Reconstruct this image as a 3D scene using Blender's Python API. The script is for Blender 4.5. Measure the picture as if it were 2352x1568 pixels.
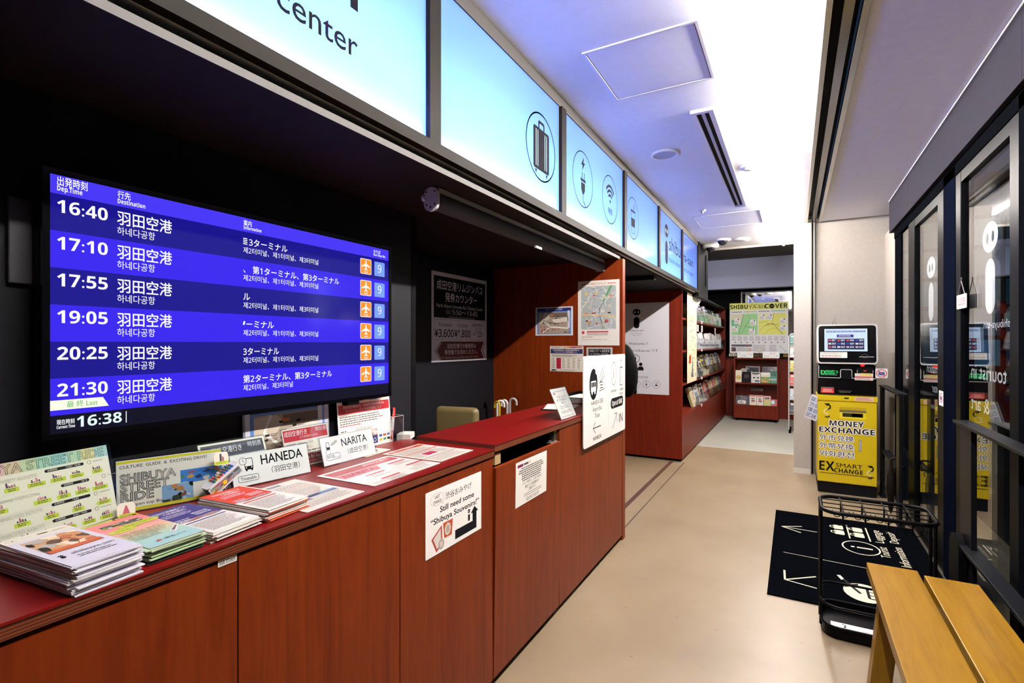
import bpy, bmesh, math, random
from mathutils import Matrix, Vector
for _o in list(bpy.data.objects): bpy.data.objects.remove(_o)
SC = bpy.context.scene
COL = SC.collection
R = math.radians

# ------------------------------------------------------------------ camera, world, exposure
cam = bpy.data.cameras.new('camera'); camo = bpy.data.objects.new('camera', cam); COL.objects.link(camo)
cam.sensor_fit = 'HORIZONTAL'; cam.sensor_width = 36.0
cam.lens = 36.0*1166/2352
cam.shift_y = 4/2352
cam.clip_start = .02; cam.clip_end = 200
camo.location = (0, 0, 1.4)
camo.rotation_euler = (R(90), 0, math.atan2(647, 1166))
SC.camera = camo
W = bpy.data.worlds.new('night'); SC.world = W; W.use_nodes = True
W.node_tree.nodes['Background'].inputs[0].default_value = (.010, .020, .045, 1)
W.node_tree.nodes['Background'].inputs[1].default_value = 1.0
SC.view_settings.view_transform = 'Standard'; SC.view_settings.look = 'None'
SC.view_settings.gamma = 1.0; SC.view_settings.use_curve_mapping = False
SC.view_settings.exposure = 0.0
TUBE_STRENGTH = 455.0
LED_POWER = [140, 130, 118, 92, 78, 72]
LED_COLOR = (.49, .64, 1.0)
TUBE_COLOR = (1.0, .93, .86)
SCREEN = 1.0
SC.cycles.max_bounces = 10; SC.cycles.diffuse_bounces = 5; SC.cycles.glossy_bounces = 6
SC.cycles.transmission_bounces = 8; SC.cycles.transparent_max_bounces = 16
SC.cycles.sample_clamp_indirect = 14.0
SC.cycles.use_denoising = True

# ------------------------------------------------------------------ materials
def lin(h):
    h = h.lstrip('#'); o = []
    for i in (0, 2, 4):
        v = int(h[i:i+2], 16)/255; o.append(v/12.92 if v <= .04045 else ((v+.055)/1.055)**2.4)
    return (*o, 1)
_mats = {}
def M(hexc, rough=.55, metal=0.0, emit=0.0, coat=0.0):
    k = (hexc, rough, metal, emit, coat)
    if k in _mats: return _mats[k]
    m = bpy.data.materials.new('m_'+hexc); m.use_nodes = True
    b = m.node_tree.nodes['Principled BSDF']
    b.inputs['Base Color'].default_value = lin(hexc); b.inputs['Roughness'].default_value = rough
    b.inputs['Metallic'].default_value = metal
    b.inputs['Coat Weight'].default_value = coat
    if max(lin(hexc)[:3]) < .03 and rough > .2: b.inputs['Specular IOR Level'].default_value = .05
    if emit:
        b.inputs['Emission Color'].default_value = lin(hexc); b.inputs['Emission Strength'].default_value = emit
        b.inputs['Base Color'].default_value = (.004, .004, .006, 1)
    _mats[k] = m; return m
def nodes(name):
    m = bpy.data.materials.new(name); m.use_nodes = True
    nt = m.node_tree; return m, nt, nt.nodes['Principled BSDF']
def ramp(nt, stops):
    r = nt.nodes.new('ShaderNodeValToRGB'); e = r.color_ramp.elements
    e[0].position, e[0].color = stops[0][0], lin(stops[0][1]); e[1].position, e[1].color = stops[-1][0], lin(stops[-1][1])
    for p, c in stops[1:-1]: x = e.new(p); x.color = lin(c)
    return r
def wood(name, scale, stops, rough=.4, bump=.04, dist=1.2):
    m, nt, b = nodes(name); N = nt.nodes.new; L = nt.links.new
    tc = N('ShaderNodeTexCoord'); mp = N('ShaderNodeMapping'); mp.inputs['Scale'].default_value = scale
    n1 = N('ShaderNodeTexNoise'); n1.inputs['Scale'].default_value = 1; n1.inputs['Detail'].default_value = 8; n1.inputs['Roughness'].default_value = .62; n1.inputs['Distortion'].default_value = dist
    L(tc.outputs['Object'], mp.inputs['Vector']); L(mp.outputs[0], n1.inputs['Vector'])
    r = ramp(nt, stops); L(n1.outputs[0], r.inputs[0]); L(r.outputs[0], b.inputs['Base Color'])
    b.inputs['Roughness'].default_value = rough; b.inputs['Specular IOR Level'].default_value = .22
    bp = N('ShaderNodeBump'); bp.inputs['Strength'].default_value = bump; bp.inputs['Distance'].default_value = .002
    L(n1.outputs[0], bp.inputs['Height']); L(bp.outputs[0], b.inputs['Normal'])
    return m
def speckle(name, stops, scale, rough=.5, bump=0, detail=6):
    m, nt, b = nodes(name); N = nt.nodes.new; L = nt.links.new
    tc = N('ShaderNodeTexCoord'); n1 = N('ShaderNodeTexNoise'); n1.inputs['Scale'].default_value = scale; n1.inputs['Detail'].default_value = detail
    n1.inputs['Roughness'].default_value = .6
    L(tc.outputs['Object'], n1.inputs['Vector']); r = ramp(nt, stops); L(n1.outputs[0], r.inputs[0]); L(r.outputs[0], b.inputs['Base Color'])
    b.inputs['Roughness'].default_value = rough
    if bump:
        bp = N('ShaderNodeBump'); bp.inputs['Strength'].default_value = bump; bp.inputs['Distance'].default_value = .003
        L(n1.outputs[0], bp.inputs['Height']); L(bp.outputs[0], b.inputs['Normal'])
    return m
def concrete(name, stops, spots, rough):
    m, nt, b = nodes(name); N = nt.nodes.new; L = nt.links.new
    tc = N('ShaderNodeTexCoord'); n1 = N('ShaderNodeTexNoise'); n1.inputs['Scale'].default_value = 1.3; n1.inputs['Detail'].default_value = 9; n1.inputs['Roughness'].default_value = .58
    n2 = N('ShaderNodeTexVoronoi'); n2.inputs['Scale'].default_value = 7.0
    L(tc.outputs['Object'], n1.inputs['Vector']); L(tc.outputs['Object'], n2.inputs['Vector'])
    r = ramp(nt, stops); L(n1.outputs[0], r.inputs[0])
    r2 = ramp(nt, [(0, spots), (.035, spots), (.06, '#ffffff'), (1, '#ffffff')]); L(n2.outputs['Distance'], r2.inputs[0])
    mx = N('ShaderNodeMix'); mx.data_type = 'RGBA'; mx.blend_type = 'MULTIPLY'; mx.inputs[0].default_value = .35
    L(r.outputs[0], mx.inputs[6]); L(r2.outputs[0], mx.inputs[7]); L(mx.outputs[2], b.inputs['Base Color'])
    b.inputs['Roughness'].default_value = rough; b.inputs['Specular IOR Level'].default_value = .45
    return m
def thin_glass(name, ior=1.5, tint='#ffffff', rough=0.0):
    m = bpy.data.materials.new(name); m.use_nodes = True; nt = m.node_tree; nt.nodes.clear(); N = nt.nodes.new; L = nt.links.new
    o = N('ShaderNodeOutputMaterial'); t = N('ShaderNodeBsdfTransparent'); t.inputs[0].default_value = lin(tint)
    g = N('ShaderNodeBsdfGlossy'); g.inputs['Roughness'].default_value = rough; g.inputs[0].default_value = (1, 1, 1, 1)
    # one thin sheet: the same reflectance from either side
    fr = N('ShaderNodeFresnel'); mx = N('ShaderNodeMixShader'); ge = N('ShaderNodeNewGeometry'); mi = N('ShaderNodeMix'); mi.inputs[2].default_value = ior; mi.inputs[3].default_value = 1/ior
    L(ge.outputs['Backfacing'], mi.inputs[0]); L(mi.outputs[0], fr.inputs[0])
    L(fr.outputs[0], mx.inputs[0]); L(t.outputs[0], mx.inputs[1]); L(g.outputs[0], mx.inputs[2]); L(mx.outputs[0], o.inputs[0])
    return m
def translucent_panel(name):
    m = bpy.data.materials.new(name); m.use_nodes = True; nt = m.node_tree; nt.nodes.clear(); N = nt.nodes.new; L = nt.links.new
    o = N('ShaderNodeOutputMaterial'); t = N('ShaderNodeBsdfTranslucent'); t.inputs[0].default_value = (.38, .50, .80, 1)
    d = N('ShaderNodeBsdfDiffuse'); d.inputs[0].default_value = (.12, .16, .24, 1); m1 = N('ShaderNodeMixShader'); m1.inputs[0].default_value = .2
    L(t.outputs[0], m1.inputs[1]); L(d.outputs[0], m1.inputs[2])
    g = N('ShaderNodeBsdfGlossy'); g.inputs['Roughness'].default_value = .08; fr = N('ShaderNodeFresnel'); fr.inputs[0].default_value = 1.45
    m2 = N('ShaderNodeMixShader'); L(fr.outputs[0], m2.inputs[0]); L(m1.outputs[0], m2.inputs[1]); L(g.outputs[0], m2.inputs[2]); L(m2.outputs[0], o.inputs[0])
    return m

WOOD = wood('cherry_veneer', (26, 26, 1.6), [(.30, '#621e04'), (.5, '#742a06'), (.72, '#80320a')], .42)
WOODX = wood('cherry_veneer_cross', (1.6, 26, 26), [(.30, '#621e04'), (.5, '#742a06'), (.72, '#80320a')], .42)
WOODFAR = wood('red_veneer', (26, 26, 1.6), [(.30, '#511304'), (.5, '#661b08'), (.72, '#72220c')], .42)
OAK = wood('oak_board', (30, 2.2, 30), [(.28, '#735008'), (.5, '#875f0a'), (.75, '#936a11')], .35, .05)
SOFFIT = wood('dark_plywood', (2, 22, 22), [(.3, '#140e0b'), (.6, '#201712')], .6)
REDTOP = speckle('red_linoleum', [(.35, '#6d0806'), (.7, '#7c0b09')], 160, .36)
FLOORM = concrete('polished_concrete', [(.3, '#827058'), (.5, '#8d7b63'), (.72, '#97866f')], '#6b5c48', .36)
FLOORH = concrete('grey_vinyl', [(.3, '#a2a29a'), (.7, '#b0b0a6')], '#77807c', .4)
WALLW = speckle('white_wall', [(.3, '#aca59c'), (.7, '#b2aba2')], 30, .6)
CEILW = speckle('white_ceiling', [(.3, '#dadadd'), (.7, '#e0e0e3')], 20, .8)
NAVY = speckle('navy_wall', [(.3, '#131419'), (.7, '#17181d')], 40, .55)
BLACKF = speckle('black_carpet', [(.3, '#030406'), (.7, '#07080c')], 400, 1.0, .3)
BRONZE = M('#1f1c19', .5, .1); DSTEEL = M('#1a1a1d', .45, .2); STEEL = M('#b9b4ac', .28, .9); BLK = M('#050506', .55); BLKG = M('#060608', .12)
WHT = M('#f2efec', .5); INK = M('#15151a', .6); ALU = M('#2a282d', .61, 0)
ALU.node_tree.nodes['Principled BSDF'].inputs['Specular IOR Level'].default_value = 0; BLACKF.node_tree.nodes['Principled BSDF'].inputs['Specular IOR Level'].default_value = 0; NAVY.node_tree.nodes['Principled BSDF'].inputs['Specular IOR Level'].default_value = .15
GLASS = thin_glass('window_glass', 1.65, '#f0f4f5'); ACRYL = thin_glass('clear_acrylic', 1.38, '#f2f5f6', .02)
PANEL = translucent_panel('lightbox_acrylic')
def plies(name, axis_scale, a, b):
    m, nt, bs = nodes(name); N = nt.nodes.new; L = nt.links.new
    tc = N('ShaderNodeTexCoord'); wv = N('ShaderNodeTexWave'); wv.bands_direction = 'Z'; wv.inputs['Scale'].default_value = axis_scale; wv.inputs['Distortion'].default_value = .4
    wv.inputs['Detail'].default_value = 2
    L(tc.outputs['Object'], wv.inputs['Vector']); r = ramp(nt, [(.25, a), (.7, b)]); L(wv.outputs[0], r.inputs[0]); L(r.outputs[0], bs.inputs['Base Color'])
    bs.inputs['Roughness'].default_value = .5; return m
PLY = plies('plywood_edge', 55, '#481808', '#7c3c1a')
PLYD = plies('dark_plywood_edge', 60, '#110c07', '#241a10')

# ------------------------------------------------------------------ mesh building
class MB:
    def __init__(s): s.v = []; s.f = []; s.mi = []; s.sm = []; s.mats = []
    def mat(s, m):
        if isinstance(m, str): m = M(m)
        if m not in s.mats: s.mats.append(m)
        return s.mats.index(m)
    def geo(s, vs, fs, m, smooth=False, X=None):
        o = len(s.v); i = s.mat(m)
        for p in vs: s.v.append(tuple(X @ Vector(p)) if X else tuple(p))
        for q in fs: s.f.append([o+k for k in q]); s.mi.append(i); s.sm.append(smooth)
        return s
    def add(s, o, X=None):
        n = len(s.v); idx = [s.mat(m) for m in o.mats]
        for p in o.v: s.v.append(tuple(X @ Vector(p)) if X else p)
        for q, i, sm in zip(o.f, o.mi, o.sm): s.f.append([n+k for k in q]); s.mi.append(idx[i]); s.sm.append(sm)
        return s
    def box(s, x0, y0, z0, x1, y1, z1, m, bev=0, X=None, seg=2):
        if not bev:
            v = [(x0,y0,z0),(x1,y0,z0),(x1,y1,z0),(x0,y1,z0),(x0,y0,z1),(x1,y0,z1),(x1,y1,z1),(x0,y1,z1)]
            return s.geo(v, [(0,3,2,1),(4,5,6,7),(0,1,5,4),(1,2,6,5),(2,3,7,6),(3,0,4,7)], m, False, X)
        b = bmesh.new(); bmesh.ops.create_cube(b, size=1)
        for q in b.verts: q.co = ((x0+x1)/2+q.co.x*(x1-x0), (y0+y1)/2+q.co.y*(y1-y0), (z0+z1)/2+q.co.z*(z1-z0))
        bmesh.ops.bevel(b, geom=b.edges[:], offset=bev, segments=seg, profile=.5, affect='EDGES')
        return s.bm(b, m, False, X)
    def bm(s, b, m, smooth=False, X=None):
        b.verts.index_update()
        s.geo([q.co[:] for q in b.verts], [[q.index for q in f.verts] for f in b.faces], m, smooth, X); b.free(); return s
    def cyl(s, a, c, r, m, n=16, r2=None, X=None):
        a = Vector(a); c = Vector(c); d = (c-a).normalized(); u = d.orthogonal().normalized(); w = d.cross(u); r2 = r if r2 is None else r2
        vs = [a+(u*math.cos(2*math.pi*i/n)+w*math.sin(2*math.pi*i/n))*r for i in range(n)]+[c+(u*math.cos(2*math.pi*i/n)+w*math.sin(2*math.pi*i/n))*r2 for i in range(n)]
        s.geo(vs, [(i, (i+1) % n, n+(i+1) % n, n+i) for i in range(n)], m, True, X)
        return s.geo(vs, [list(range(n))[::-1], list(range(n, 2*n))], m, False, X)
    def tube(s, pts, r, m, n=8, closed=False, X=None):
        P = [Vector(p) for p in pts]; k = len(P); rings = []; up = None
        for i in range(k):
            t = (P[(i+1) % k]-P[i-1]) if (closed or 0 < i < k-1) else (P[1]-P[0] if i == 0 else P[-1]-P[-2])
            t.normalize()
            if up is None: up = t.orthogonal().normalized()
            up = (up-t*up.dot(t)).normalized(); w = t.cross(up)
            rr = r[i] if isinstance(r, (list, tuple)) else r
            rings += [P[i]+(up*math.cos(2*math.pi*j/n)+w*math.sin(2*math.pi*j/n))*rr for j in range(n)]
        fs = []
        for i in range(k if closed else k-1):
            a = i*n; b = ((i+1) % k)*n
            fs += [(a+j, a+(j+1) % n, b+(j+1) % n, b+j) for j in range(n)]
        s.geo(rings, fs, m, True, X)
        if not closed: s.geo(rings[:n], [list(range(n))[::-1]], m, False, X); s.geo(rings[-n:], [list(range(n))], m, False, X)
        return s
    def lathe(s, prof, m, c=(0,0,0), n=24, X=None):
        vs = [(c[0]+r*math.cos(2*math.pi*j/n), c[1]+r*math.sin(2*math.pi*j/n), c[2]+z) for r, z in prof for j in range(n)]
        fs = [(i*n+j, i*n+(j+1) % n, (i+1)*n+(j+1) % n, (i+1)*n+j) for i in range(len(prof)-1) for j in range(n)]
        return s.geo(vs, fs, m, True, X)
    def prism(s, pts, z0, z1, m, X=None):
        n = len(pts); vs = [(x, y, z0) for x, y in pts]+[(x, y, z1) for x, y in pts]
        return s.geo(vs, [list(range(n))[::-1], list(range(n, 2*n))]+[(i, (i+1) % n, n+(i+1) % n, n+i) for i in range(n)], m, False, X)
    def warp(s, fn): s.v = [fn(*p) for p in s.v]; return s

def rrect(x0, y0, x1, y1, r, n=6):
    o = []
    for cx, cy, a in ((x1-r, y1-r, 0), (x0+r, y1-r, 90), (x0+r, y0+r, 180), (x1-r, y0+r, 270)):
        o += [(cx+r*math.cos(R(a+90*i/n)), cy+r*math.sin(R(a+90*i/n))) for i in range(n+1)]
    return o
def arc(cx, cy, r, a0, a1, n=14, ry=None):
    ry = ry or r
    return [(cx+r*math.cos(R(a0+(a1-a0)*i/n)), cy+ry*math.sin(R(a0+(a1-a0)*i/n))) for i in range(n+1)]

def build(name, mb, parent=None, label=None):
    off = Vector((0, 0, 0)); p = parent
    while p is not None: off += p.location; p = p.parent
    if parent is None and mb.v:
        xs, ys, zs = zip(*mb.v); off = Vector(((min(xs)+max(xs))/2, (min(ys)+max(ys))/2, min(zs)))
    me = bpy.data.meshes.new(name)
    me.from_pydata([tuple(Vector(v)-off) for v in mb.v], [], mb.f)
    for m in mb.mats: me.materials.append(m)
    me.polygons.foreach_set('material_index', mb.mi); me.polygons.foreach_set('use_smooth', mb.sm); me.update()
    o = bpy.data.objects.new(name, me); COL.objects.link(o)
    if parent is None: o.location = off
    else: o.parent = parent
    if label: o['label'] = label
    return o
def tag(o, label, cat, group=None, kind=None):
    o['label'] = label; o['category'] = cat
    if group: o['group'] = group
    if kind: o['kind'] = kind
    return o
def thing(name, label, cat, loc=(0,0,0), group=None):
    o = bpy.data.objects.new(name, None); COL.objects.link(o); o.location = loc; o.empty_display_size = .1
    return tag(o, label, cat, group)
def solo(name, mb, label, cat, group=None): return tag(build(name, mb), label, cat, group)
def struct(name, mb, parent=None):
    o = build(name, mb, parent)
    if parent is None: o['kind'] = 'structure'
    return o
def dup(root, loc, rotz=0, label=None, group=None):
    r = root.copy(); COL.objects.link(r); r.location = loc; r.rotation_euler = (0, 0, rotz)
    if label: r['label'] = label
    if group: r['group'] = group
    for ch in list(root.children):
        c = ch.copy(); COL.objects.link(c); c.parent = r
        for g in ch.children: d = g.copy(); COL.objects.link(d); d.parent = c
    return r
def frame(o, x, y):
    x = Vector(x).normalized(); y = Vector(y); y = (y-x*y.dot(x)).normalized(); z = x.cross(y)
    return Matrix(((x[0], y[0], z[0], o[0]), (x[1], y[1], z[1], o[1]), (x[2], y[2], z[2], o[2]), (0, 0, 0, 1)))
def FL(x, y, z): return frame((x, y, z), (0, 1, 0), (0, 0, 1))       # on a wall facing +X
def FB(x, y, z): return frame((x, y, z), (1, 0, 0), (0, 0, 1))       # on a wall facing -Y
def FR(x, y, z): return frame((x, y, z), (0, -1, 0), (0, 0, 1))      # on a wall facing -X
def FT(x, y, z, a=0): return frame((x, y, z), (-math.sin(a), math.cos(a), 0), (-math.cos(a), -math.sin(a), 0))  # lying flat, read from the +X side
def stand_frame(x, y, z, yaw, lean):
    xd = Vector((math.sin(yaw), math.cos(yaw), 0)); n = Vector((math.cos(yaw), -math.sin(yaw), 0))
    return frame((x, y, z), xd, Vector((0, 0, 1))*math.cos(lean)-n*math.sin(lean))

# ------------------------------------------------------------------ printed sheets
_gl = {}
def _glyph(txt, bold, mode):
    k = (txt, bold, mode)
    if k not in _gl:
        cu = bpy.data.curves.new('t', 'FONT'); cu.body = txt; cu.size = 1; cu.resolution_u = 3
        if mode == 'o': cu.fill_mode = 'NONE'; cu.offset = bold; cu.bevel_depth = .014; cu.bevel_resolution = 0
        else: cu.offset = bold
        ob = bpy.data.objects.new('t', cu); me = ob.to_mesh()
        _gl[k] = ([(v.co.x, v.co.y) for v in me.vertices], [list(p.vertices) for p in me.polygons])
        ob.to_mesh_clear(); bpy.data.objects.remove(ob); bpy.data.curves.remove(cu)
    return _gl[k]
def _restyle(txt, b):
    o = ''
    bold = b >= .02 and not any(ord(q) > 0x2e80 for q in txt)
    for q in txt:
        if bold and 'A' <= q <= 'Z': o += chr(0x1D5D4+ord(q)-65)
        elif bold and 'a' <= q <= 'z': o += chr(0x1D5EE+ord(q)-97)
        elif '0' <= q <= '9': o += chr((0x1D7EC if bold else 0x1D7E2)+ord(q)-48)
        else: o += q
    return o, bold
_H = None
def cap_h():
    global _H
    if _H is None:
        v, _ = _glyph('H', 0, 'f'); a = max(p[1] for p in v)-min(p[1] for p in v)
        v, _ = _glyph('\u7530', 0, 'f'); ys = [p[1] for p in v]; _H = (a, max(ys)-min(ys), min(ys))
    return _H
class Sheet(MB):
    """a printed sheet: design units U across, y down from the top edge; local metres x right, y up, z out"""
    EPS = .00008
    def __init__(s, w, h, U=100, col='#f2efe8', t=.0015, r=0, rough=.5, edge=None, coat=0):
        MB.__init__(s); s.w, s.h, s.k, s.t, s.L, s.rough, s.coat = w, h, w/U, t, 1, rough, coat; s.U = U; s.V = h/s.k
        m = s.c_(col)
        if r: s.prism(rrect(0, 0, w, h, r), 0, t, m)
        else: s.box(0, 0, 0, w, h, t, m)
    def c_(s, c): return M(c, s.rough, 0, 0, s.coat) if isinstance(c, str) else c
    def up(s, n=1): s.L += n; return s
    def P(s, x, y, dl=0): return (x*s.k, s.h-y*s.k, s.t+(s.L+dl)*s.EPS)
    def p(s, pts, c, dl=0):
        vs = [s.P(x, y, dl) for x, y in pts]
        a = sum(vs[i-1][0]*vs[i][1]-vs[i][0]*vs[i-1][1] for i in range(len(vs)))
        return s.geo(vs, [list(range(len(vs)))] if a > 0 else [list(range(len(vs)))[::-1]], s.c_(c))
    def r(s, x, y, w, h, c, rad=0, dl=0):
        return s.p(rrect(x, y, x+w, y+h, rad, 4) if rad else [(x, y), (x+w, y), (x+w, y+h), (x, y+h)], c, dl)
    def c(s, x, y, r, c, ry=None, dl=0, n=24): return s.p(arc(x, y, r, 0, 360, n, ry)[:-1], c, dl)
    def ring(s, x, y, r, t, c, ry=None, dl=0, n=32):
        ry = ry or r; s.loop(arc(x, y, r, 0, 360, n, ry)[:-1], arc(x, y, r-t, 0, 360, n, ry-t)[:-1], c, dl); return s
    def loop(s, A, B, c, dl=0):
        n = len(A); vs = [s.P(*q, dl) for q in A]+[s.P(*q, dl) for q in B]
        return s.geo(vs, [(i, n+i, n+(i+1) % n, (i+1) % n) for i in range(n)], s.c_(c))
    def rr(s, x, y, w, h, rad, t, c, dl=0):
        return s.loop(rrect(x, y, x+w, y+h, rad, 4), rrect(x+t, y+t, x+w-t, y+h-t, max(rad-t, .01), 4), c, dl)
    def ln(s, pts, t, c, dl=0, closed=False):
        P = [Vector((a, b)) for a, b in pts]
        if closed: P.append(P[0])
        n = len(P); A = []; B = []
        for i in range(n):
            d = (P[min(i+1, n-1)]-P[max(i-1, 0)])
            if closed and i in (0, n-1): d = P[1]-P[-2]
            d = d.normalized() if d.length else Vector((1, 0)); q = Vector((-d.y, d.x))*t/2
            A.append(P[i]+q); B.append(P[i]-q)
        vs = [s.P(q.x, q.y, dl) for q in A]+[s.P(q.x, q.y, dl) for q in B]
        return s.geo(vs, [(i, i+1, n+i+1, n+i) for i in range(n-1)], s.c_(c))
    def tx(s, txt, x, y, size, c, al='l', w=None, b=.012, dl=1, rot=0, mode='f', skew=0, raw=False):
        """y = top of the letters, size = their height"""
        cjk = any(0x2e80 < ord(q) < 0x1d000 for q in txt); hL, hC, dC = cap_h()
        if mode == 'f' and not raw: txt, bold = _restyle(txt, b)
        else: bold = False
        heavy = b if cjk and mode == 'f' else 0
        if mode == 'f' and (cjk or bold): b = 0
        v, f = _glyph(txt, b, mode)
        if heavy >= .01:      # strengthen the strokes by printing twice more, a hair to the side
            n = len(v); d = heavy*.9; v = v+[(px+d, py) for px, py in v]+[(px, py+d) for px, py in v]; f = f+[[i+n*k for i in q] for k in (1, 2) for q in f]
        else: n = len(v)
        if not v: return s
        sc = size/(hC if cjk else hL); base = -dC*0 if not cjk else dC
        x0 = min(p[0] for p in v); x1 = max(p[0] for p in v); sx = sc
        if w: sx = w/(x1-x0)
        W_ = (x1-x0)*sx; ox = x-(0 if al == 'l' else W_/2 if al == 'c' else W_)
        ca, sa = math.cos(R(rot)), math.sin(R(rot)); pts = []
        for ix, (px, py) in enumerate(v):
            a = (px-x0)*sx; bb = size-(py-base)*sc; a += skew*(size-bb)
            X_, Y_ = ox+a-x, bb; pts.append(s.P(x+X_*ca-Y_*sa, y+X_*sa+Y_*ca, dl+.2*(ix//n)))
        return s.geo(pts, f, s.c_(c))
    def gk(s, x, y, w, n, lh, c, t=None, seed=0, al='l', fill=.75):
        """rows of print too small to read"""
        g = random.Random(seed*31+n); t = t or lh*.5
        for i in range(n):
            ww = w*g.uniform(fill, 1); xx = x if al == 'l' else x+(w-ww)/2; yy = y+i*lh; a = xx
            while a < xx+ww-t:
                b = min(g.uniform(1.2, 4.5)*t, xx+ww-a); s.r(a, yy, b, t, c); a += b+t*.55
        return s
    def photo(s, x, y, w, h, pal, n, seed, bg=None):
        g = random.Random(seed); s.r(x, y, w, h, bg or pal[0]); s.up()
        for i in range(n):
            cx, cy = g.uniform(x, x+w), g.uniform(y, y+h); a, b = g.uniform(.05, .2)*w, g.uniform(.05, .25)*h
            pts = [(min(max(cx+a*math.cos(q)*g.uniform(.5, 1.1), x), x+w), min(max(cy+b*math.sin(q)*g.uniform(.5, 1.1), y), y+h)) for q in [k*math.pi/4 for k in range(8)]]
            s.L += .25; s.p(pts, g.choice(pal))
        return s.up()
    def logo_i(s, cx, y, hgt, c, eye, dl=0):
        """round head with two eyes over a long rounded body"""
        u = hgt; s.c(cx, y+.165*u, .20*u, c, .165*u, dl)
        for q in (-1, 1): s.c(cx+q*.088*u, y+.17*u, .04*u, eye, .055*u, dl+1)
        s.p(rrect(cx-.145*u, y+.42*u, cx+.145*u, y+u, .14*u, 8), c, dl)
        return s
# ================================================================== THE SETTING
def B(*a, **k): return MB().box(*a, **k)
struct('floor', B(-2.3, -2.6, -.06, 1.3, 7.3, 0, FLOORM))
struct('floor', B(-2.3, 7.3, -.06, 1.3, 11.0, 0, FLOORH))
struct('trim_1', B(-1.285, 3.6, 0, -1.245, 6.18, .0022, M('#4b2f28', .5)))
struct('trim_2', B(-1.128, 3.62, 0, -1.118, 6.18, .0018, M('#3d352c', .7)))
struct('trim_3', B(-1.1, 7.292, 0, 0, 7.304, .0018, M('#cfcabd', .5)))
# ceiling: two white fields either side of the shutter track, dark void over the far hall
c = MB(); c.box(-1.075, -2.6, 2.70, .108, 7.47, 2.80, CEILW); struct('ceiling', c)
struct('ceiling', B(.256, -2.6, 2.70, .95, 6.46, 2.80, speckle('white_ceiling_panel', [(.3, '#ececef'), (.7, '#f2f2f5')], 20, .8)))
struct('ceiling', B(-2.3, 7.47, 2.97, .62, 11.0, 3.05, M('#3a352e', .8)))
struct('trim_4', B(-1.075, 7.45, 2.675, .0, 7.475, 2.70, M('#8f8a84', .5)))
# shutter track in the ceiling
t = thing('shutter_rail', 'polished steel shutter rail with two black slots along the white ceiling', 'rail', (.18, 3.0, 2.70))
build('rail_flange', B(.108, -2.6, 2.685, .130, 6.29, 2.72, STEEL), t); build('rail_flange', B(.232, -2.6, 2.685, .256, 6.29, 2.72, STEEL), t)
build('center_strip', B(.168, -2.6, 2.69, .204, 6.29, 2.72, M('#8d8884', .22, .9)), t)
build('slot_lining', B(.130, -2.6, 2.76, .232, 6.29, 2.80, M('#08080a', .6)), t, 'black slot lining')
g = thing('shutter_guide', 'upright steel and black shutter guide beside the white column', 'guide', (.175, 6.29, 0))
build('guide_flange', B(.160, 6.285, 0, .170, 6.33, 2.69, M('#6d665e', .3, .8)), g); build('guide_flange', B(.184, 6.285, 0, .194, 6.33, 2.69, STEEL), g)
build('slot', B(.170, 6.32, 0, .184, 6.34, 2.69, M('#050506', .7)), g)
# right side: white column, wall behind the kiosk, hall wall
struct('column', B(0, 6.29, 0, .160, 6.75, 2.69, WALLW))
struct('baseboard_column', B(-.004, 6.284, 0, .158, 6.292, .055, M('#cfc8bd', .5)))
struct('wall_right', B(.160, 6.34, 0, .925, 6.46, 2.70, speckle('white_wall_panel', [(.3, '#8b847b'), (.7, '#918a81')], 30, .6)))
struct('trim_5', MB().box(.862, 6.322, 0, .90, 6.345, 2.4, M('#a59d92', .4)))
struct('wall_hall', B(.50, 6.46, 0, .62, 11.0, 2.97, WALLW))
struct('trim_6', B(.016, 3.99, 2.693, .106, 6.29, 2.70, CEILW))         # thin raised white plate on the ceiling
# left side: dark wall behind the counter with the screen, recess behind, end walls
struct('wall_left', B(-1.67, -2.6, 0, -1.57, 1.855, 2.1, NAVY))
struct('trim_7', B(-1.68, 1.855, 0, -1.568, 1.885, 2.0, M('#060608', .6)))
struct('wall_recess', B(-2.24, 1.86, 0, -2.136, 6.2, 2.1, NAVY))
struct('wall_back', B(-2.3, -2.7, 0, 1.3, -2.6, 2.8, M('#b8b0a6', .7)))
struct('wall_far', MB().box(-2.3, 10.86, 0, .62, 11.0, 3.0, M('#0b0b0d', .6)))
# bulkhead over the hall end
struct('beam', B(-1.45, 10.3, 2.42, .50, 10.5, 2.97, M('#a2a9cc', .6)))  # blue light falling on the bulkhead is put into its base colour
# dark steel panel closing the light boxes
b = MB(); b.box(-1.32, 6.83, 2.0, -1.06, 7.62, 2.97, M('#121417', .5)); struct('pillar', b)
tag(build('hanging_rod', MB().cyl((-1.045, 7.35, 2.17), (-1.045, 7.35, 2.6), .012, DSTEEL)), 'thin black rod on the dark steel panel beyond the lit signs', 'rod')
# plywood soffit above the counters
s_ = MB(); s_.box(-2.14, -2.6, 2.002, -1.093, 3.565, 2.022, SOFFIT); s_.box(-1.093, -2.6, 2.002, -1.090, 3.565, 2.022, PLYD)
struct('soffit', s_)
s_ = MB(); s_.box(-2.14, 3.6, 2.03, -1.12, 6.83, 2.05, M('#1e1d1e', .6)); s_.box(-2.14, 4.75, 1.99, -1.13, 4.83, 2.03, M('#1b1a1b', .6)); struct('soffit', s_)
struct('wall_upper', B(-2.3, -2.6, 2.05, -1.40, 7.6, 2.97, M('#101012', .7)))
# night street outside
struct('ground', B(1.3, -6, -.16, 22, 40, -.1, M('#20242a', .7)))
struct('ground', B(.95, -2.6, -.06, 1.3, 11, -.01, M('#555a5c', .6)))

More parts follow.
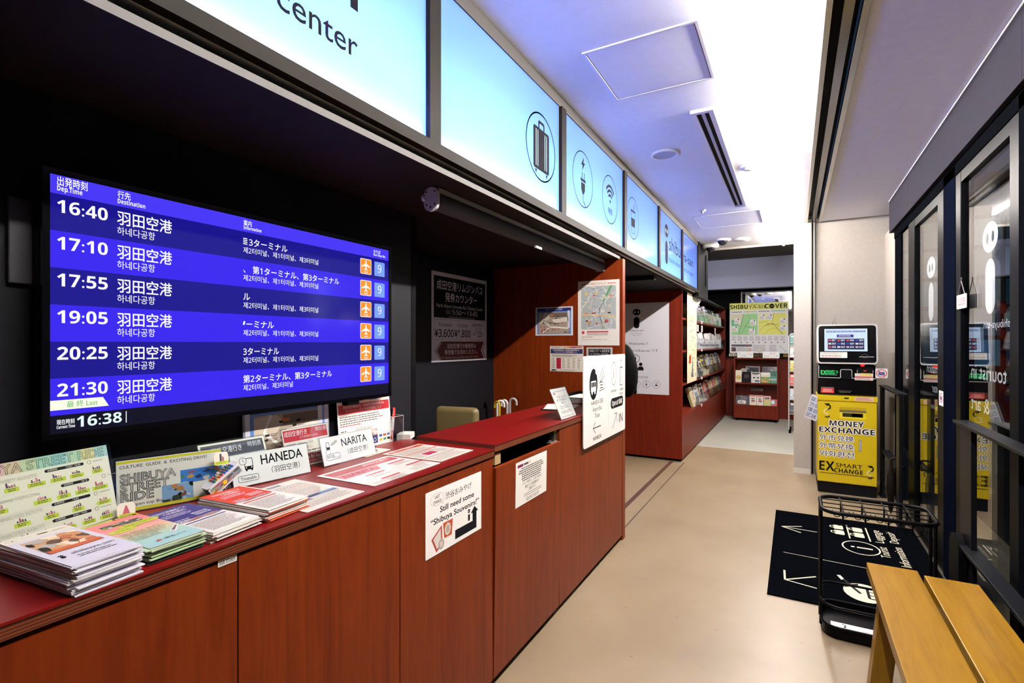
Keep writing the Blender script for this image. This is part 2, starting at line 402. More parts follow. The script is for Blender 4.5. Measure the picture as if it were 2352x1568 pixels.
# ---- glass front
def post(n, y0, y1, z0=0, z1=2.39, x0=.785, x1=.865, m=None): struct(n, B(x0, y0, z0, x1, y1, z1, m or M('#07080b', .4)))
post('trim_8', 5.34, 5.62, x0=.790, x1=.806); post('trim_9', 3.672, 3.918, m=M('#070a14', .4)); post('trim_10', 2.40, 2.752)
struct('wall_side', B(.81, 5.62, 0, .835, 6.34, 2.5, M('#8f887e', .6)))
struct('wall_front', B(.80, -2.6, 0, .95, 2.40, 2.32, M('#08090b', .6)))
struct('window_1', MB().box(.798, 5.0, .03, .804, 5.34, 2.32, GLASS))
def door_leaf(n, ya, ga, gb, yb, m):
    f = MB(); f.box(.788, ya, .015, .835, ga, 2.33, m, bev=.004); f.box(.788, gb, .015, .835, yb, 2.33, m, bev=.004)
    f.box(.79, ga, .015, .833, gb, .07, m); f.box(.79, ga, 2.27, .833, gb, 2.33, m)
    o = struct(n, f); o['label'] = 'sliding glass door leaf with dark metal frame'
    gl = struct('glass', MB().box(.806, ga, .07, .816, gb, 2.27, GLASS)); gl.parent = o; gl.location = gl.location-o.location
    del gl['kind']
    return o
DM = M('#08090b', .35, 0)
for m_, v_ in ((DM, .02), (M('#07080b', .4), 0), (M('#070a14', .4), 0), (M('#060709', .5), 0), (M('#08090b', .6), 0)): m_.node_tree.nodes['Principled BSDF'].inputs['Specular IOR Level'].default_value = v_
d1 = door_leaf('door_1', 3.918, 4.075, 4.775, 5.0, DM)
d2 = door_leaf('door_2', 2.752, 2.862, 3.572, 3.672, DM)
struct('trim_11', B(.785, -2.6, 2.33, .865, 5.62, 2.40, M('#060709', .5)))
tr = MB(); tr.box(.775, 2.4, 0, .80, 5.6, .012, M('#8b8378', .3, .8)); tr.box(.80, 2.4, 0, .83, 5.6, .004, BLK); tr.box(.83, 2.4, 0, .86, 5.6, .012, M('#8b8378', .3, .8))
struct('trim_12', tr)
fa = thing('door_operator_cover', 'long grey metal cover box above the glass sliding doors', 'cover', (.85, 2, 2.40))
for ya, yb in ((-2.6, .4), (.403, 2.64), (2.643, 4.86), (4.863, 5.72)): build('cover_panel', B(.762, ya, 2.402, .93, yb, 2.685, ALU), fa)
build('lip', B(.758, -2.6, 2.685, .93, 5.72, 2.698, M('#e6e4e2', .4)), fa, 'thin white top lip')
sn = MB(); sn.box(.79, 4.30, 2.385, .84, 4.5, 2.40, M('#0b0b0d', .4)); sn.cyl((.805, 4.4, 2.385), (.805, 4.4, 2.383), .005, M('#30ff70', .5, 0, 6.0))
tag(build('door_sensor', sn), 'small black door sensor with a tiny green light under the grey cover', 'sensor')
# white film marks on the two door leaves (they read from the street)
def film(parent, w, h, y, z, fn, name):
    s = Sheet(w, h, 100, WHT, .0004); s.v = []; s.f = []; s.mi = []; s.sm = []; fn(s)
    m = MB().add(s, frame((.8175, y, z), (0, 1, 0), (0, 0, 1))); o = build(name, m); o.parent = parent; o.location = o.location-parent.location
    return o
FW = M('#f4f0ee', .6)
def eyes_i(s, cx, y, u, rx=.2):
    # a white head pierced by two eye holes, over a rounded body
    H = arc(cx, y+.165*u, rx*u, 0, 360, 40, .165*u)[:-1]
    def hole(k, n=16): return arc(cx+k*.085*u, y+.17*u, .045*u, 0, 360, n, .062*u)[:-1]
    b = bmesh.new(); es = []
    for L_ in (H, hole(-1), hole(1)):
        vs = [b.verts.new(s.P(*q)) for q in L_]; es += [b.edges.new((vs[i-1], vs[i])) for i in range(len(vs))]
    bmesh.ops.triangle_fill(b, edges=es, use_beauty=True); s.bm(b, FW)
    s.p(rrect(cx-.155*u, y+.4*u, cx+.155*u, y+u, .15*u, 8), FW)
film(d1, .60, .44, 4.11, 1.548, lambda s: eyes_i(s, 50, 0, 73, .28), 'white_pictogram')
film(d2, .60, .44, 2.92, 1.538, lambda s: eyes_i(s, 50, 0, 73, .25), 'white_pictogram')
def words1(s): s.tx('ormation', 2, 2, 9.5, FW, b=.01, w=66); s.tx('center', 2, 22, 8.5, FW, b=.01, w=44); s.tx('10:00-18:00', 10, 44, 3.4, FW, w=40)
film(d1, .66, .34, 4.085, .935, words1, 'white_lettering')
def words2(s): s.tx('shibuya-san', 6, 2, 6, FW, b=.0, w=58); s.tx('tourist in', 12, 38, 12, FW, b=.004, w=85); s.tx('& art', 50, 65, 12, FW, b=.004, w=48)
film(d2, .60, .54, 2.93, .98, words2, 'white_lettering')
cs = thing('closed_sign', 'small white hanging sign reading CLOSE in red on a chain', 'sign', (.782, 3.52, 1.60))
s = Sheet(.17, .075, 100, '#e2dcd2', .004, .004); s.tx('CLOSE', 10, 13, 20, '#c8372d', w=80, b=.03)
build('plate', MB().add(s, FR(.786, 3.62, 1.585)), cs)
ch = MB()
for q in (3.475, 3.60): ch.tube([(.783, q, 1.66), (.783, 3.537, 1.735)], .0022, M('#77716a', .4, .7), 6)
ch.tube(arc(3.537, 1.742, .008, 0, 360, 12) and [(.783, a, z) for a, z in arc(3.537, 1.742, .008, 0, 330, 12)], .002, M('#77716a', .4, .7), 6)
build('chain', ch, cs)
s = Sheet(.10, .09, 100, '#e9e4de', .001); s.ring(50, 42, 30, 7, '#b8323a'); s.r(30, 34, 40, 20, '#31447a'); s.up(2); s.ln([(28, 22), (72, 62)], 7, '#b8323a')
tag(build('sticker', MB().add(s, FR(.7855, 4.02, 1.02))), 'small white no-photography sticker on the dark door stile', 'sticker')

# ---- cupboard-like facade across the night street
bd = thing('building', 'dark building with dim blue windows seen through the glass', 'building', (6, 24, 0))
build('wall', B(2.6, 30, -.1, 16, 31, 9, M('#0d1218', .7)), bd)
gp = MB()
for i in range(12):
    for j in range(6): gp.box(2.9+i*1.05, 29.96, .4+j*1.35, 3.75+i*1.05, 30.0, 1.55+j*1.35, M('#1f4a63' if (i*7+j*3) % 4 else '#3f7f99', .3, 0, .35))
build('window_rows', gp, bd, 'dim blue lit windows')

# ---- fittings on the ceiling
def hatch(x0, y0, x1, y1, lab):
    t = thing('access_hatch', lab, 'hatch', ((x0+x1)/2, (y0+y1)/2, 2.69))
    f = MB(); e = .012; m = M('#cfcdd2', .4, .2)
    for a in ((x0, y0, x1, y0+e), (x0, y1-e, x1, y1), (x0, y0+e, x0+e, y1-e), (x1-e, y0+e, x1, y1-e)): f.box(a[0], a[1], 2.694, a[2], a[3], 2.702, m)
    build('hatch_frame', f, t); build('lid', B(x0+.017, y0+.017, 2.6965, x1-.017, y1-.017, 2.702, CEILW), t)
    gpp = MB(); gpp.box(x0+e, y0+e, 2.699, x1-e, y1-e, 2.7021, M('#6e6a70', .7)); build('shadow_gap', gpp, t)
hatch(-.83, 2.14, -.338, 2.648, 'large white ceiling hatch nearest the lit signs at the front')
hatch(-.915, 5.47, -.283, 6.08, 'faint white ceiling hatch near the dome cameras')
t = thing('air_diffuser', 'long white slot air diffuser with black slots in the ceiling', 'air diffuser', (-.447, 4.1, 2.68))
f = MB(); x0, x1, y0, y1 = -.507, -.387, 2.97, 5.225; m = M('#dcdade', .35)
for a in ((x0, y0, x0+.026, y1), (x1-.026, y0, x1, y1), (x0+.026, y0, x1-.026, y0+.03), (x0+.026, y1-.03, x1-.026, y1)): f.box(a[0], a[1], 2.682, a[2], a[3], 2.6995, m)
build('diffuser_frame', f, t); build('blade', B(-.456, y0+.03, 2.690, -.438, y1-.03, 2.701, M('#b5b3b8', .4)), t)
build('slot', B(x0+.026, y0+.03, 2.6975, x1-.026, y1-.03, 2.701, BLK), t, 'black open slot')
t = thing('ceiling_speaker', 'round white ceiling speaker between the lit signs and the air diffuser', 'speaker', (-.771, 3.556, 2.685))
build('rim', MB().lathe([(.092, 0), (.095, -.012), (.080, -.014), (.076, -.004)], M('#e4e2e4', .4), (-.771, 3.556, 2.70), 32), t)
build('grille', MB().cyl((-.771, 3.556, 2.70), (-.771, 3.556, 2.694), .078, M('#a9a8b0', .7), 32), t)
t = thing('smoke_detector', 'round white smoke detector close to the ceiling light line', 'smoke detector', (-.283, 4.113, 2.67))
build('base', MB().lathe([(.0, -.004), (.068, -.004), (.072, -.010), (.068, -.016), (.035, -.018)], M('#e6e4e0', .5), (-.283, 4.113, 2.704), 28), t)
build('sensor_dome', MB().lathe([(.036, -.016), (.034, -.03), (.022, -.034), (.0, -.035)], M('#d8d6d2', .5), (-.283, 4.113, 2.704), 28), t)
t = thing('smoke_detector', 'flat round white detector beyond the two dome cameras', 'smoke detector', (-.568, 6.908, 2.67))
build('base', MB().lathe([(.0, 0), (.1, 0), (.098, -.02), (.06, -.028), (.0, -.03)], M('#d8d6d2', .5), (-.568, 6.908, 2.70), 28), t)
t = thing('sprinkler', 'tiny white sprinkler head in the ceiling by the end of the air diffuser', 'sprinkler', (-.78, 5.232, 2.66))
build('escutcheon', MB().lathe([(.0, 0), (.035, 0), (.03, -.012), (.0, -.014)], M('#dedce0', .4), (-.78, 5.232, 2.70), 20), t)
build('nozzle', MB().cyl((-.78, 5.232, 2.69), (-.78, 5.232, 2.665), .011, M('#8a8688', .4, .6), 12), t)
for x, y, lab, dr in ((-.952, 7.075, 'dome camera on a thick white base at the end of the lit signs', .035), (-.779, 6.852, 'larger dark dome camera in a flat white ring on the ceiling', 0)):
    t = thing('dome_camera', lab, 'camera', (x, y, 2.62))
    build('base', MB().lathe([(.0, 0), (.1, 0), (.1, -.012-dr), (.06, -.02-dr), (.0, -.02-dr)], M('#dcdad6', .45), (x, y, 2.70), 28), t)
    build('dome', MB().lathe([(.058*math.cos(R(a)), -.018-dr-.055*math.sin(R(a))) for a in range(0, 91, 10)], M('#15151a', .08), (x, y, 2.70), 24), t, 'dark glossy dome')
# line of tube lights just under the ceiling
TUBE = bpy.data.materials.new('tube_glow'); TUBE.use_nodes = True; nt = TUBE.node_tree; nt.nodes.clear()
e_ = nt.nodes.new('ShaderNodeEmission'); e_.inputs[0].default_value = (*TUBE_COLOR, 1); e_.inputs[1].default_value = TUBE_STRENGTH; o_ = nt.nodes.new('ShaderNodeOutputMaterial'); nt.links.new(e_.outputs[0], o_.inputs[0])
def tube_light():
    t = thing('tube_light', '', 'light', (0, 0, 0)); bs = MB(); bs.box(-.012, -.585, .009, .012, .585, .013, M('#f2efe8', .5)); build('mount', bs, t)
    build('tube', MB().cyl((0, -.588, 0), (0, .588, 0), .012, TUBE, 12), t, 'glowing white tube')
    for q in (-1, 1): build('socket', MB().box(-.008, q*.593-.005, -.008, .008, q*.593+.005, .013, M('#f2efe8', .5)), t)
    return t
tl = tube_light(); ORD = ['nearest', 'second', 'third', 'fourth', 'fifth', 'sixth', 'seventh', 'eighth', 'ninth']
ys = [.95+1.2*i for i in range(6)]
for i, y in enumerate(ys):
    o = tl if i == 0 else dup(tl, (0, 0, 0)); o.location = (-.115, y, 2.687); o['group'] = 'tube lights in a line along the ceiling'
    o['label'] = ['glowing tube light nearest the camera in the ceiling line', 'glowing tube light beside the large ceiling hatch', 'glowing tube light level with the near end of the air diffuser', 'glowing tube light level with the smoke detector', 'glowing tube light near the hatch before the dome cameras', 'last glowing tube light at the far end of the ceiling line'][i]
o = dup(tl, (-.22, 8.1, 2.955), 0, 'added tube light, out of view, brightening the far hall'); o['group'] = 'added light of the far hall'  # extra tube added to brighten the hall, hidden above the ceiling edge
t = thing('ceiling_tag', 'small grey notice plate hanging at the end of the light line', 'notice', (-.02, 4.6, 2.35))
build('plate', B(-.045, 4.6, 2.525, .004, 4.606, 2.595, M('#8c8a88', .5)), t); build('hanger', MB().cyl((-.004, 4.603, 2.59), (-.004, 4.603, 2.70), .002, STEEL, 6), t)
# ================================================================== BACKLIT SIGNS
LBX = -1.06; LZ0, LZ1 = 2.083, 2.642
def lightbox(y0, y1, lab, fn, power):
    t = thing('lightbox_sign', lab, 'sign', (-1.2, (y0+y1)/2, 2.045), 'backlit signs in a row above the counter')
    f = MB(); gm = BRONZE
    f.box(LBX-.03, y0, 2.045, LBX, y1, LZ0, gm); f.box(LBX-.03, y0, LZ1, LBX-.012, y1, 2.70, M('#332f2b', .6))
    f.box(LBX-.03, y0, LZ0, LBX, y0+.03, LZ1, gm); f.box(LBX-.03, y1-.03, LZ0, LBX, y1, LZ1, gm)
    build('frame', f, t)
    k = MB(); wm = M('#e4e6ea', .7); xb = -1.235
    k.box(xb-.01, y0, 2.05, xb, y1, 2.69, wm); k.box(xb, y0, 2.05, LBX-.03, y1, 2.058, wm); k.box(xb, y0, 2.682, LBX-.03, y1, 2.69, wm)
    k.box(xb, y0, 2.058, LBX-.03, y0+.006, 2.682, wm); k.box(xb, y1-.006, 2.058, LBX-.03, y1, 2.682, wm); build('case', k, t)
    pn = build('face_panel', B(LBX-.024, y0+.0302, LZ0+.0002, LBX-.018, y1-.0302, LZ1-.0002, PANEL), t)
    for fk in fn if isinstance(fn, tuple) else (fn,):
        s = Sheet(y1-y0-.06, LZ1-LZ0, y1-y0-.06, INK, .0001); s.v = []; s.f = []; s.mi = []; s.sm = []; fk(s, y0+.03)
        build('dark_lettering' if fk in (f_center, f_shib, f_yasan) else 'pictogram', MB().add(s, FL(LBX-.0178, y0+.03, LZ0)), t)
    li = bpy.data.lights.new('led_bar', 'AREA'); li.shape = 'RECTANGLE'; li.size = y1-y0-.08; li.size_y = .05; li.energy = power; li.color = LED_COLOR
    lo = bpy.data.objects.new('led_bar', li); COL.objects.link(lo); lo.parent = t
    q = Vector((.62, 0, .78)).to_track_quat('-Z', 'Y').to_matrix(); d = -q.col[2]; yy = Vector((0, 1, 0)); lo.rotation_euler = Matrix((yy, (-d).cross(yy), -d)).transposed().to_euler(); lo.location = (.035, 0, .024)
    return t
DK = M('#0b0a14', .7)
ZY = lambda z: LZ1-z          # height above the floor to design units (m)
def f_center(s, o):
    s.tx('center', .785-o, ZY(2.2515)-.016, .0655, DK, w=.258, b=.004); s.r(1.016-o, 0, .028, ZY(2.335), DK)
def case_icon(s, cx, cz):
    y = ZY(cz); s.ring(cx, y, .165, .0075, DK, n=48); s.ring(cx, y, .165, .0075, DK, n=48)
    s.loop([(cx+a, y+b) for a, b in rrect(-.035, -.125, .035, -.07, .012, 3)], [(cx+a, y+b) for a, b in rrect(-.022, -.112, .022, -.07, .008, 3)], DK)
    s.up(); s.p(rrect(cx-.088, y-.088, cx+.088, y+.115, .014, 4), DK); s.up()
    for k in (-.062, -.042, .036, .056): s.r(cx+k, y-.075, .0075, .175, M('#5f7686', .7))
    for k in (-.06, .06): s.p([(cx+k-.012, y+.118), (cx+k+.012, y+.118), (cx+k, y+.14)], DK)
def plug_icon(s, cx, cz, k=1.0, col=None, ring=True):
    y = ZY(cz) if ring else cz; col = col or DK
    if ring: s.ring(cx, y, .163, .0065, col, n=48)
    P = lambda a: [(cx+q*k, y+w*k) for q, w in a]
    s.p(P([(.012, -.135), (-.03, -.082), (-.008, -.082), (-.016, -.048), (.03, -.1), (.006, -.1)]), col)
    for q in (-.02, .016): s.p(P([(q, -.04), (q+.009, -.04), (q+.009, -.005), (q, -.005)]), col)
    s.p(P([(-.04, -.004), (.04, -.004), (.04, .014), (-.04, .014)]), col); s.p(P([(-.032, .02), (.032, .02), (.03, .06), (.012, .085), (-.012, .085), (-.03, .06)]), col)
    s.ln(P([(0, .08), (0, .11), (.006, .128), (.03, .14), (.04, .152)]), .008*k, col)
def wifi_icon(s, cx, cz, k=1.0, col=None, ring=True, word=True):
    y = ZY(cz) if ring else cz; col = col or DK
    if ring: s.ring(cx, y, .161, .0065, col, n=48)
    for r_ in (.045, .075, .105): s.ln([(cx+a*k, y+(b+.015)*k) for a, b in arc(0, 0, r_, -140, -40, 12)], .017*k, col)
    s.c(cx, y+.012*k, .012*k, col)
    if word: s.tx('FREE', cx-.042*k, y+.06*k, .036*k, col, w=.086*k, b=.02)
def cup_icon(s, cx, cz, k=1.0, col=None, ring=True):
    y = ZY(cz) if ring else cz; col = col or DK
    if ring: s.ring(cx, y, .16, .006, col, n=48)
    P = lambda a: [(cx+q*k, y+w*k) for q, w in a]
    s.ln(P([(-.055, -.045), (.055, -.045), (.042, .115), (-.042, .115), (-.055, -.045)]), .006*k, col); s.ln(P([(-.06, -.055), (.06, -.055)]), .012*k, col)
    s.p(P([(-.05, .0), (.05, .0), (.045, .065), (-.045, .065)]), col); s.ln(P([(.012, -.05), (.03, -.115)]), .009*k, col)
def f_case(s, o): case_icon(s, 2.238-o, 2.354)
def f_plug(s, o): plug_icon(s, 2.80-o, 2.357)
def f_wifi(s, o): wifi_icon(s, 3.30-o, 2.362)
def f_cup(s, o): cup_icon(s, 3.857-o, 2.357)
def f_shib(s, o):
    s.logo_i(5.03-o, ZY(2.553), .385, DK, M('#5f7686', .7)); s.tx('shibu', 5.145-o, ZY(2.46), .135, DK, w=.575, b=.008); s.tx('tourist inform', 5.145-o, ZY(2.262), .05, DK, w=.575, b=.002)
def f_yasan(s, o):
    s.tx('ya-san', 5.812-o, ZY(2.425), .10, DK, w=.70, b=.008); s.tx('ation & art center', 5.812-o, ZY(2.262), .05, DK, w=.70, b=.002)
LBS = [(.27, 1.378, 'large backlit sign nearest the camera with the word center', f_center), (1.378, 2.48, 'backlit sign panel with a round suitcase pictogram', f_case),
 (2.48, 3.61, 'backlit sign panel with plug and free wifi pictograms', (f_plug, f_wifi)), (3.61, 4.686, 'backlit sign panel with a single drink cup pictogram', f_cup),
 (4.686, 5.777, 'backlit sign panel with the dark rounded i figure and first half of the name', f_shib), (5.777, 6.83, 'last backlit sign panel, at the far end, with second half of the name', f_yasan)]
for (a, b_, lab, fn), pw in zip(LBS, LED_POWER): lightbox(a, b_, lab, fn, pw)

# ================================================================== COUNTER
def cab_lower():
    for ya, yb, lab in ((-1.2, -.46, ''), (-.46, .682, 'low red-brown counter cabinet nearest the camera under the brochure stacks'), (.682, 1.206, 'low counter cabinet whose door is left of the souvenir poster'), (1.206, 1.762, 'low counter cabinet with the souvenir poster on its door')):
        if not lab: continue
        t = thing('counter_cabinet', lab, 'cabinet', (-1.3, (ya+yb)/2, 0), 'counter cabinets')
        build('carcass', B(-1.50, ya, .05, -1.092, yb, .936, M('#3a1608', .6)), t)
        build('door', MB().box(-1.088, ya+.0015, .035, -1.066, yb-.0015, .934, WOOD, bev=.0012), t)
        build('plinth', B(-1.48, ya, 0, -1.095, yb, .05, BLK), t, 'black plinth')
cab_lower()
ct = thing('worktop', 'low red worktop with plywood edge covered in brochures', 'worktop', (-1.3, .3, .94))
build('red_surface', B(-1.568, -1.2, .967, -1.058, 1.762, .972, REDTOP), ct, 'red linoleum surface'); build('plywood_edge', B(-1.566, -1.2, .943, -1.060, 1.762, .967, PLY), ct, 'striped plywood edge')

ct = thing('worktop', 'raised red worktop with plywood edge in front of the staff recess', 'worktop', (-1.26, 2.65, .957))
build('red_surface', B(-1.462, 1.764, .983, -1.058, 3.54, .988, REDTOP), ct, 'red linoleum surface')
e = MB(); e.box(-1.460, 1.766, .957, -1.060, 2.4265, .983, PLY); e.box(-1.460, 2.4285, .957, -1.060, 3.54, .983, PLY); build('plywood_edge', e, ct, 'striped plywood edge')
t = thing('counter_cabinet', 'counter cabinet with a tilted-open flap and dark gap below the worktop', 'cabinet', (-1.26, 2.1, 0), 'counter cabinets')
k = MB(); k.box(-1.44, 1.764, .05, -1.42, 2.427, .957, M('#160c08', .7)); k.box(-1.42, 1.764, .05, -1.09, 1.784, .957, M('#241008', .7)); k.box(-1.42, 2.407, .05, -1.09, 2.427, .957, M('#241008', .7)); k.box(-1.42, 1.784, .05, -1.09, 2.407, .06, M('#241008', .7))
build('carcass', k, t)
k = MB().box(0, 1.768, 0, .020, 2.424, .858, WOOD, bev=.001); k.warp(lambda x, y, z: (-1.086+x+.012*(z/.858), y, .035+z*(1.0 if y < 2.1 else 1.0))); flap = build('flap', k, t)
k = MB(); k.box(-1.11, 2.33, .892, -1.07, 2.41, .899, STEEL); k.box(-1.10, 2.38, .90, -1.075, 2.424, .95, M('#5b5754', .3, .8)); k.cyl((-1.085, 2.35, .899), (-1.085, 2.35, .906), .008, STEEL); build('latch', k, flap, 'steel latch')
build('bracket', B(-1.10, 1.785, .90, -1.07, 1.83, .945, M('#b49a6a', .5)), t, 'beige bracket'); build('plinth', B(-1.42, 1.764, 0, -1.095, 2.427, .035, BLK), t, 'black plinth')
t = thing('counter_cabinet', 'counter cabinet behind the big white direction board', 'cabinet', (-1.26, 3.0, 0), 'counter cabinets')
build('carcass', B(-1.44, 2.429, .05, -1.092, 3.54, .956, M('#3a1608', .6)), t); build('door', MB().box(-1.088, 2.4305, .035, -1.066, 3.537, .955, WOOD, bev=.0012), t); build('plinth', B(-1.42, 2.429, 0, -1.095, 3.54, .035, BLK), t, 'black plinth')
# upright divider panel at the end of the counter
pd = MB(); pd.box(-2.136, 3.541, 0, -1.064, 3.60, 2.002, WOOD)
tag(build('divider_panel', pd), 'tall red-brown wooden divider panel at the far end of the counter', 'divider')
# roller blind under the soffit
t = thing('roller_blind', 'dark rolled-up roller blind under the soffit above the counter', 'blind', (-1.22, 2.55, 1.92))
build('fabric_roll', MB().cyl((-1.225, 1.585, 1.953), (-1.225, 3.53, 1.953), .034, M('#3a3b44', .7), 24), t); build('head_rail', B(-1.235, 1.575, 1.985, -1.195, 3.535, 2.0, M('#b7b9be', .4, .3)), t, 'pale head rail')
k = MB(); k.prism(rrect(-.033, -.045, .035, .047, .03, 6), 0, .012, M('#c7c4c8', .45), Matrix.Translation((-1.225, 1.572, 1.955)) @ Matrix.Rotation(R(90), 4, 'X') @ Matrix.Rotation(0, 4, 'Z'))
for a, b_ in ((-.02, .03), (.02, .03), (-.02, -.02), (.02, -.02), (0, -.03)): k.cyl((-1.225+a, 1.5585, 1.955+b_), (-1.225+a, 1.5605, 1.955+b_), .0035, BLK, 8)
k.cyl((-1.265, 1.566, 1.965), (-1.25, 1.566, 1.965), .014, M('#c7c4c8', .45), 14); build('end_bracket', k, t, 'pale end bracket with holes')
build('end_bracket', B(-1.26, 3.526, 1.92, -1.195, 3.536, 1.998, M('#8d8b92', .45)), t); build('pull_tab', B(-1.21, 2.43, 1.909, -1.20, 2.50, 1.921, M('#b0a89c', .5)), t, 'small pale pull tab')

# ================================================================== DEPARTURE SCREEN
tv = thing('departure_screen', 'large wall-mounted screen showing blue bus departure times', 'screen', (-1.53, 1.065, 1.17))
build('housing', MB().box(-1.548, .492, 1.176, -1.5075, 1.640, 1.806, M('#0b0b0d', .35), bev=.006), tv)
bz = MB(); bz.box(-1.5075, .492, 1.176, -1.497, .506, 1.806, BLKG); bz.box(-1.5075, 1.626, 1.176, -1.497, 1.640, 1.806, BLKG); bz.box(-1.5075, .506, 1.793, -1.497, 1.626, 1.806, BLKG); bz.box(-1.5075, .506, 1.176, -1.497, 1.626, 1.189, BLKG)
build('bezel', bz, tv); build('wall_mount', B(-1.57, .8, 1.3, -1.548, 1.35, 1.7, BLK), tv); build('infrared_receiver', B(-1.53, 1.40, 1.160, -1.50, 1.46, 1.176, BLK), tv)
def EM(h, k=1.0): return M(h, .12, 0, k*SCREEN)
s = Sheet(1.12, .604, 100, EM('#0a0a22', .8), .004); s.EPS = .00012; s.V = 53.93
V = s.V; H0 = V*.0725; RH = V*.1425; dark, lite, top = EM('#1a1490'), EM('#3a26f0'), EM('#4a3af8'); wt = EM('#ffffff', 1.0)
s.r(0, 0, 100, H0, top)
for i in range(6): s.r(0, H0+i*RH, 100, RH, dark if i % 2 == 0 else lite)
s.up()
s.tx('出発時刻', 1.3, .35, 1.75, wt, w=5.2, b=.02); s.tx('Dep.Time', 1.3, 2.2, 1.0, wt, w=4.3, b=.025)
s.tx('行先', 12.1, .55, 1.55, wt, w=2.6, b=.02); s.tx('Destination', 12.1, 2.3, .95, wt, w=5.6, b=.025)
s.tx('案内', 42.2, .75, 1.45, wt, w=2.4, b=.02); s.tx('Information', 42.2, 2.35, .85, wt, w=5.4, b=.02)
s.tx('のりば', 92.2, .9, 1.25, wt, w=3.5, b=.02); s.tx('Bus Stop No.', 92.2, 2.3, .75, wt, w=6.2, b=.02)
rows = [('16:40', '3ターミナル', '제2터미널、제1터미널、제3터미널', 12.4), ('17:10', '、 第1ターミナル、第3ターミナル', '제2터미널、제1터미널、제3터미널', 34), ('17:55', 'ル', '제2터미널、제1터미널、제3터미널', 2.0),
        ('19:05', 'ーミナル', '제2터미널、제1터미널、제3터미널', 8.6), ('20:25', '3ターミナル', '제2터미널、제1터미널、제3터미널', 11.2), ('21:30', '第2ターミナル、第3ターミナル', '제2터미널、제3터미널', 31)]
org, orw, bl = EM('#ff9a2e'), EM('#fff3e0'), EM('#7ea4f8')
for i, (tm, jp, ko, jw) in enumerate(rows):
    y = H0+i*RH; s.tx(tm, 1.3, y+1.25, 2.55, wt, w=8.9, b=.03)
    s.tx('羽田空港', 12.0, y+1.3, 2.9, wt, w=11.6, b=.022); s.tx('하네다공항', 12.0, y+4.75, 1.75, wt, w=7.8, b=.006)
    x0 = 42.1+(1.7 if i == 0 else .9 if i == 3 else 0)
    s.tx(jp, x0, y+1.75, 2.0, wt, w=jw, b=.02); s.tx(ko, 42.1, y+4.35, 1.6, wt, w=25.5 if i < 5 else 16, b=.006)
    if i == 0:
        for q in range(4): s.r(42.1, y+1.75+q*.5, 1.2, .26, wt)
    if i == 3: s.ln([(42.5, y+1.9), (42.2, y+2.9)], .5, wt)
    s.r(85.7, y+.9, 5.4, 5.5, orw, .5); s.r(92.6, y+1.2, 5.3, 5.2, bl, .3); s.up()
    s.r(85.95, y+1.15, 4.9, 5.0, org, .4); s.up()
    cx = 88.4; s.p([(cx-.28, y+1.9), (cx, y+1.35), (cx+.28, y+1.9), (cx+.28, y+4.4), (cx, y+4.9), (cx-.28, y+4.4)], wt)
    for q in (-1, 1): s.p([(cx, y+2.5), (cx+q*2.0, y+3.55), (cx+q*2.0, y+4.0), (cx, y+3.4)], wt); s.p([(cx, y+4.2), (cx+q*.8, y+4.75), (cx+q*.8, y+5.05), (cx, y+4.75)], wt)
    s.tx('HND', cx, y+5.35, .55, wt, 'c', w=1.9); s.tx('9', 95.25, y+2.3, 2.7, wt, 'c', b=.0); s.L -= 2
s.up(3); y = H0+5*RH; s.p([(0, y+4.55), (9.3, y+4.55), (10.4, y+6.6), (0, y+6.6)], EM('#fbffe8')); s.tx('最 終 Last', 2.9, y+4.95, 1.25, EM('#4fb54a'), w=5.4, b=.004)
y = H0+6*RH; s.tx('現在時刻', 1.2, y+1.0, 1.0, wt, w=3.0, b=.02); s.tx('Current Time', 1.2, y+2.2, .6, wt, w=3.1, b=.03); s.tx('16:38', 4.6, y+.7, 2.2, EM('#eaffff'), w=8.3, b=.03); s.r(13.7, y+.55, .16, 2.6, wt)
build('display', MB().add(s, FL(-1.5035, .505, 1.188)), tv, 'lit blue timetable display')
tag(build('cover_plate', MB().box(-1.57, .452, 1.537, -1.556, .545, 1.737, M('#2b2c31', .5), bev=.003)), 'dark cover plate on the navy wall left of the screen', 'cover plate')
# ================================================================== ON THE LOW WORKTOP
ZW = .972
def inner_frame(x, y, yaw, lean, z=ZW): return stand_frame(x, y, z, yaw, lean)
def acrylic_stand(lab, sheet, x, y, yaw, lean, foot=.05, name='acrylic_stand', cat='sign stand', z=ZW, pad=.004):
    w, h = sheet.w, sheet.h; F = inner_frame(x, y, yaw, lean, z+.003)
    t = thing(name, lab, cat, (x, y, z))
    build('printed_insert', MB().add(sheet, F), t)
    a = MB(); a.box(-pad, 0, sheet.t+.003, w+pad, h+pad, sheet.t+.0048, ACRYL, X=F); a.box(-pad, 0, -.003, w+pad, h+pad, -.0015, ACRYL, X=F)
    n = Vector((F[0][2], F[1][2], 0)).normalized(); G = frame((F[0][3], F[1][3], z+.0004), (F[0][0], F[1][0], 0), (-n.x, -n.y, 0))
    a.box(-pad, -.006, 0, w+pad, foot, .0022, ACRYL, X=G)
    build('acrylic_holder', a, t, 'clear acrylic holder'); return t
YL = '#c9d83e'; CRM = '#efe9d2'
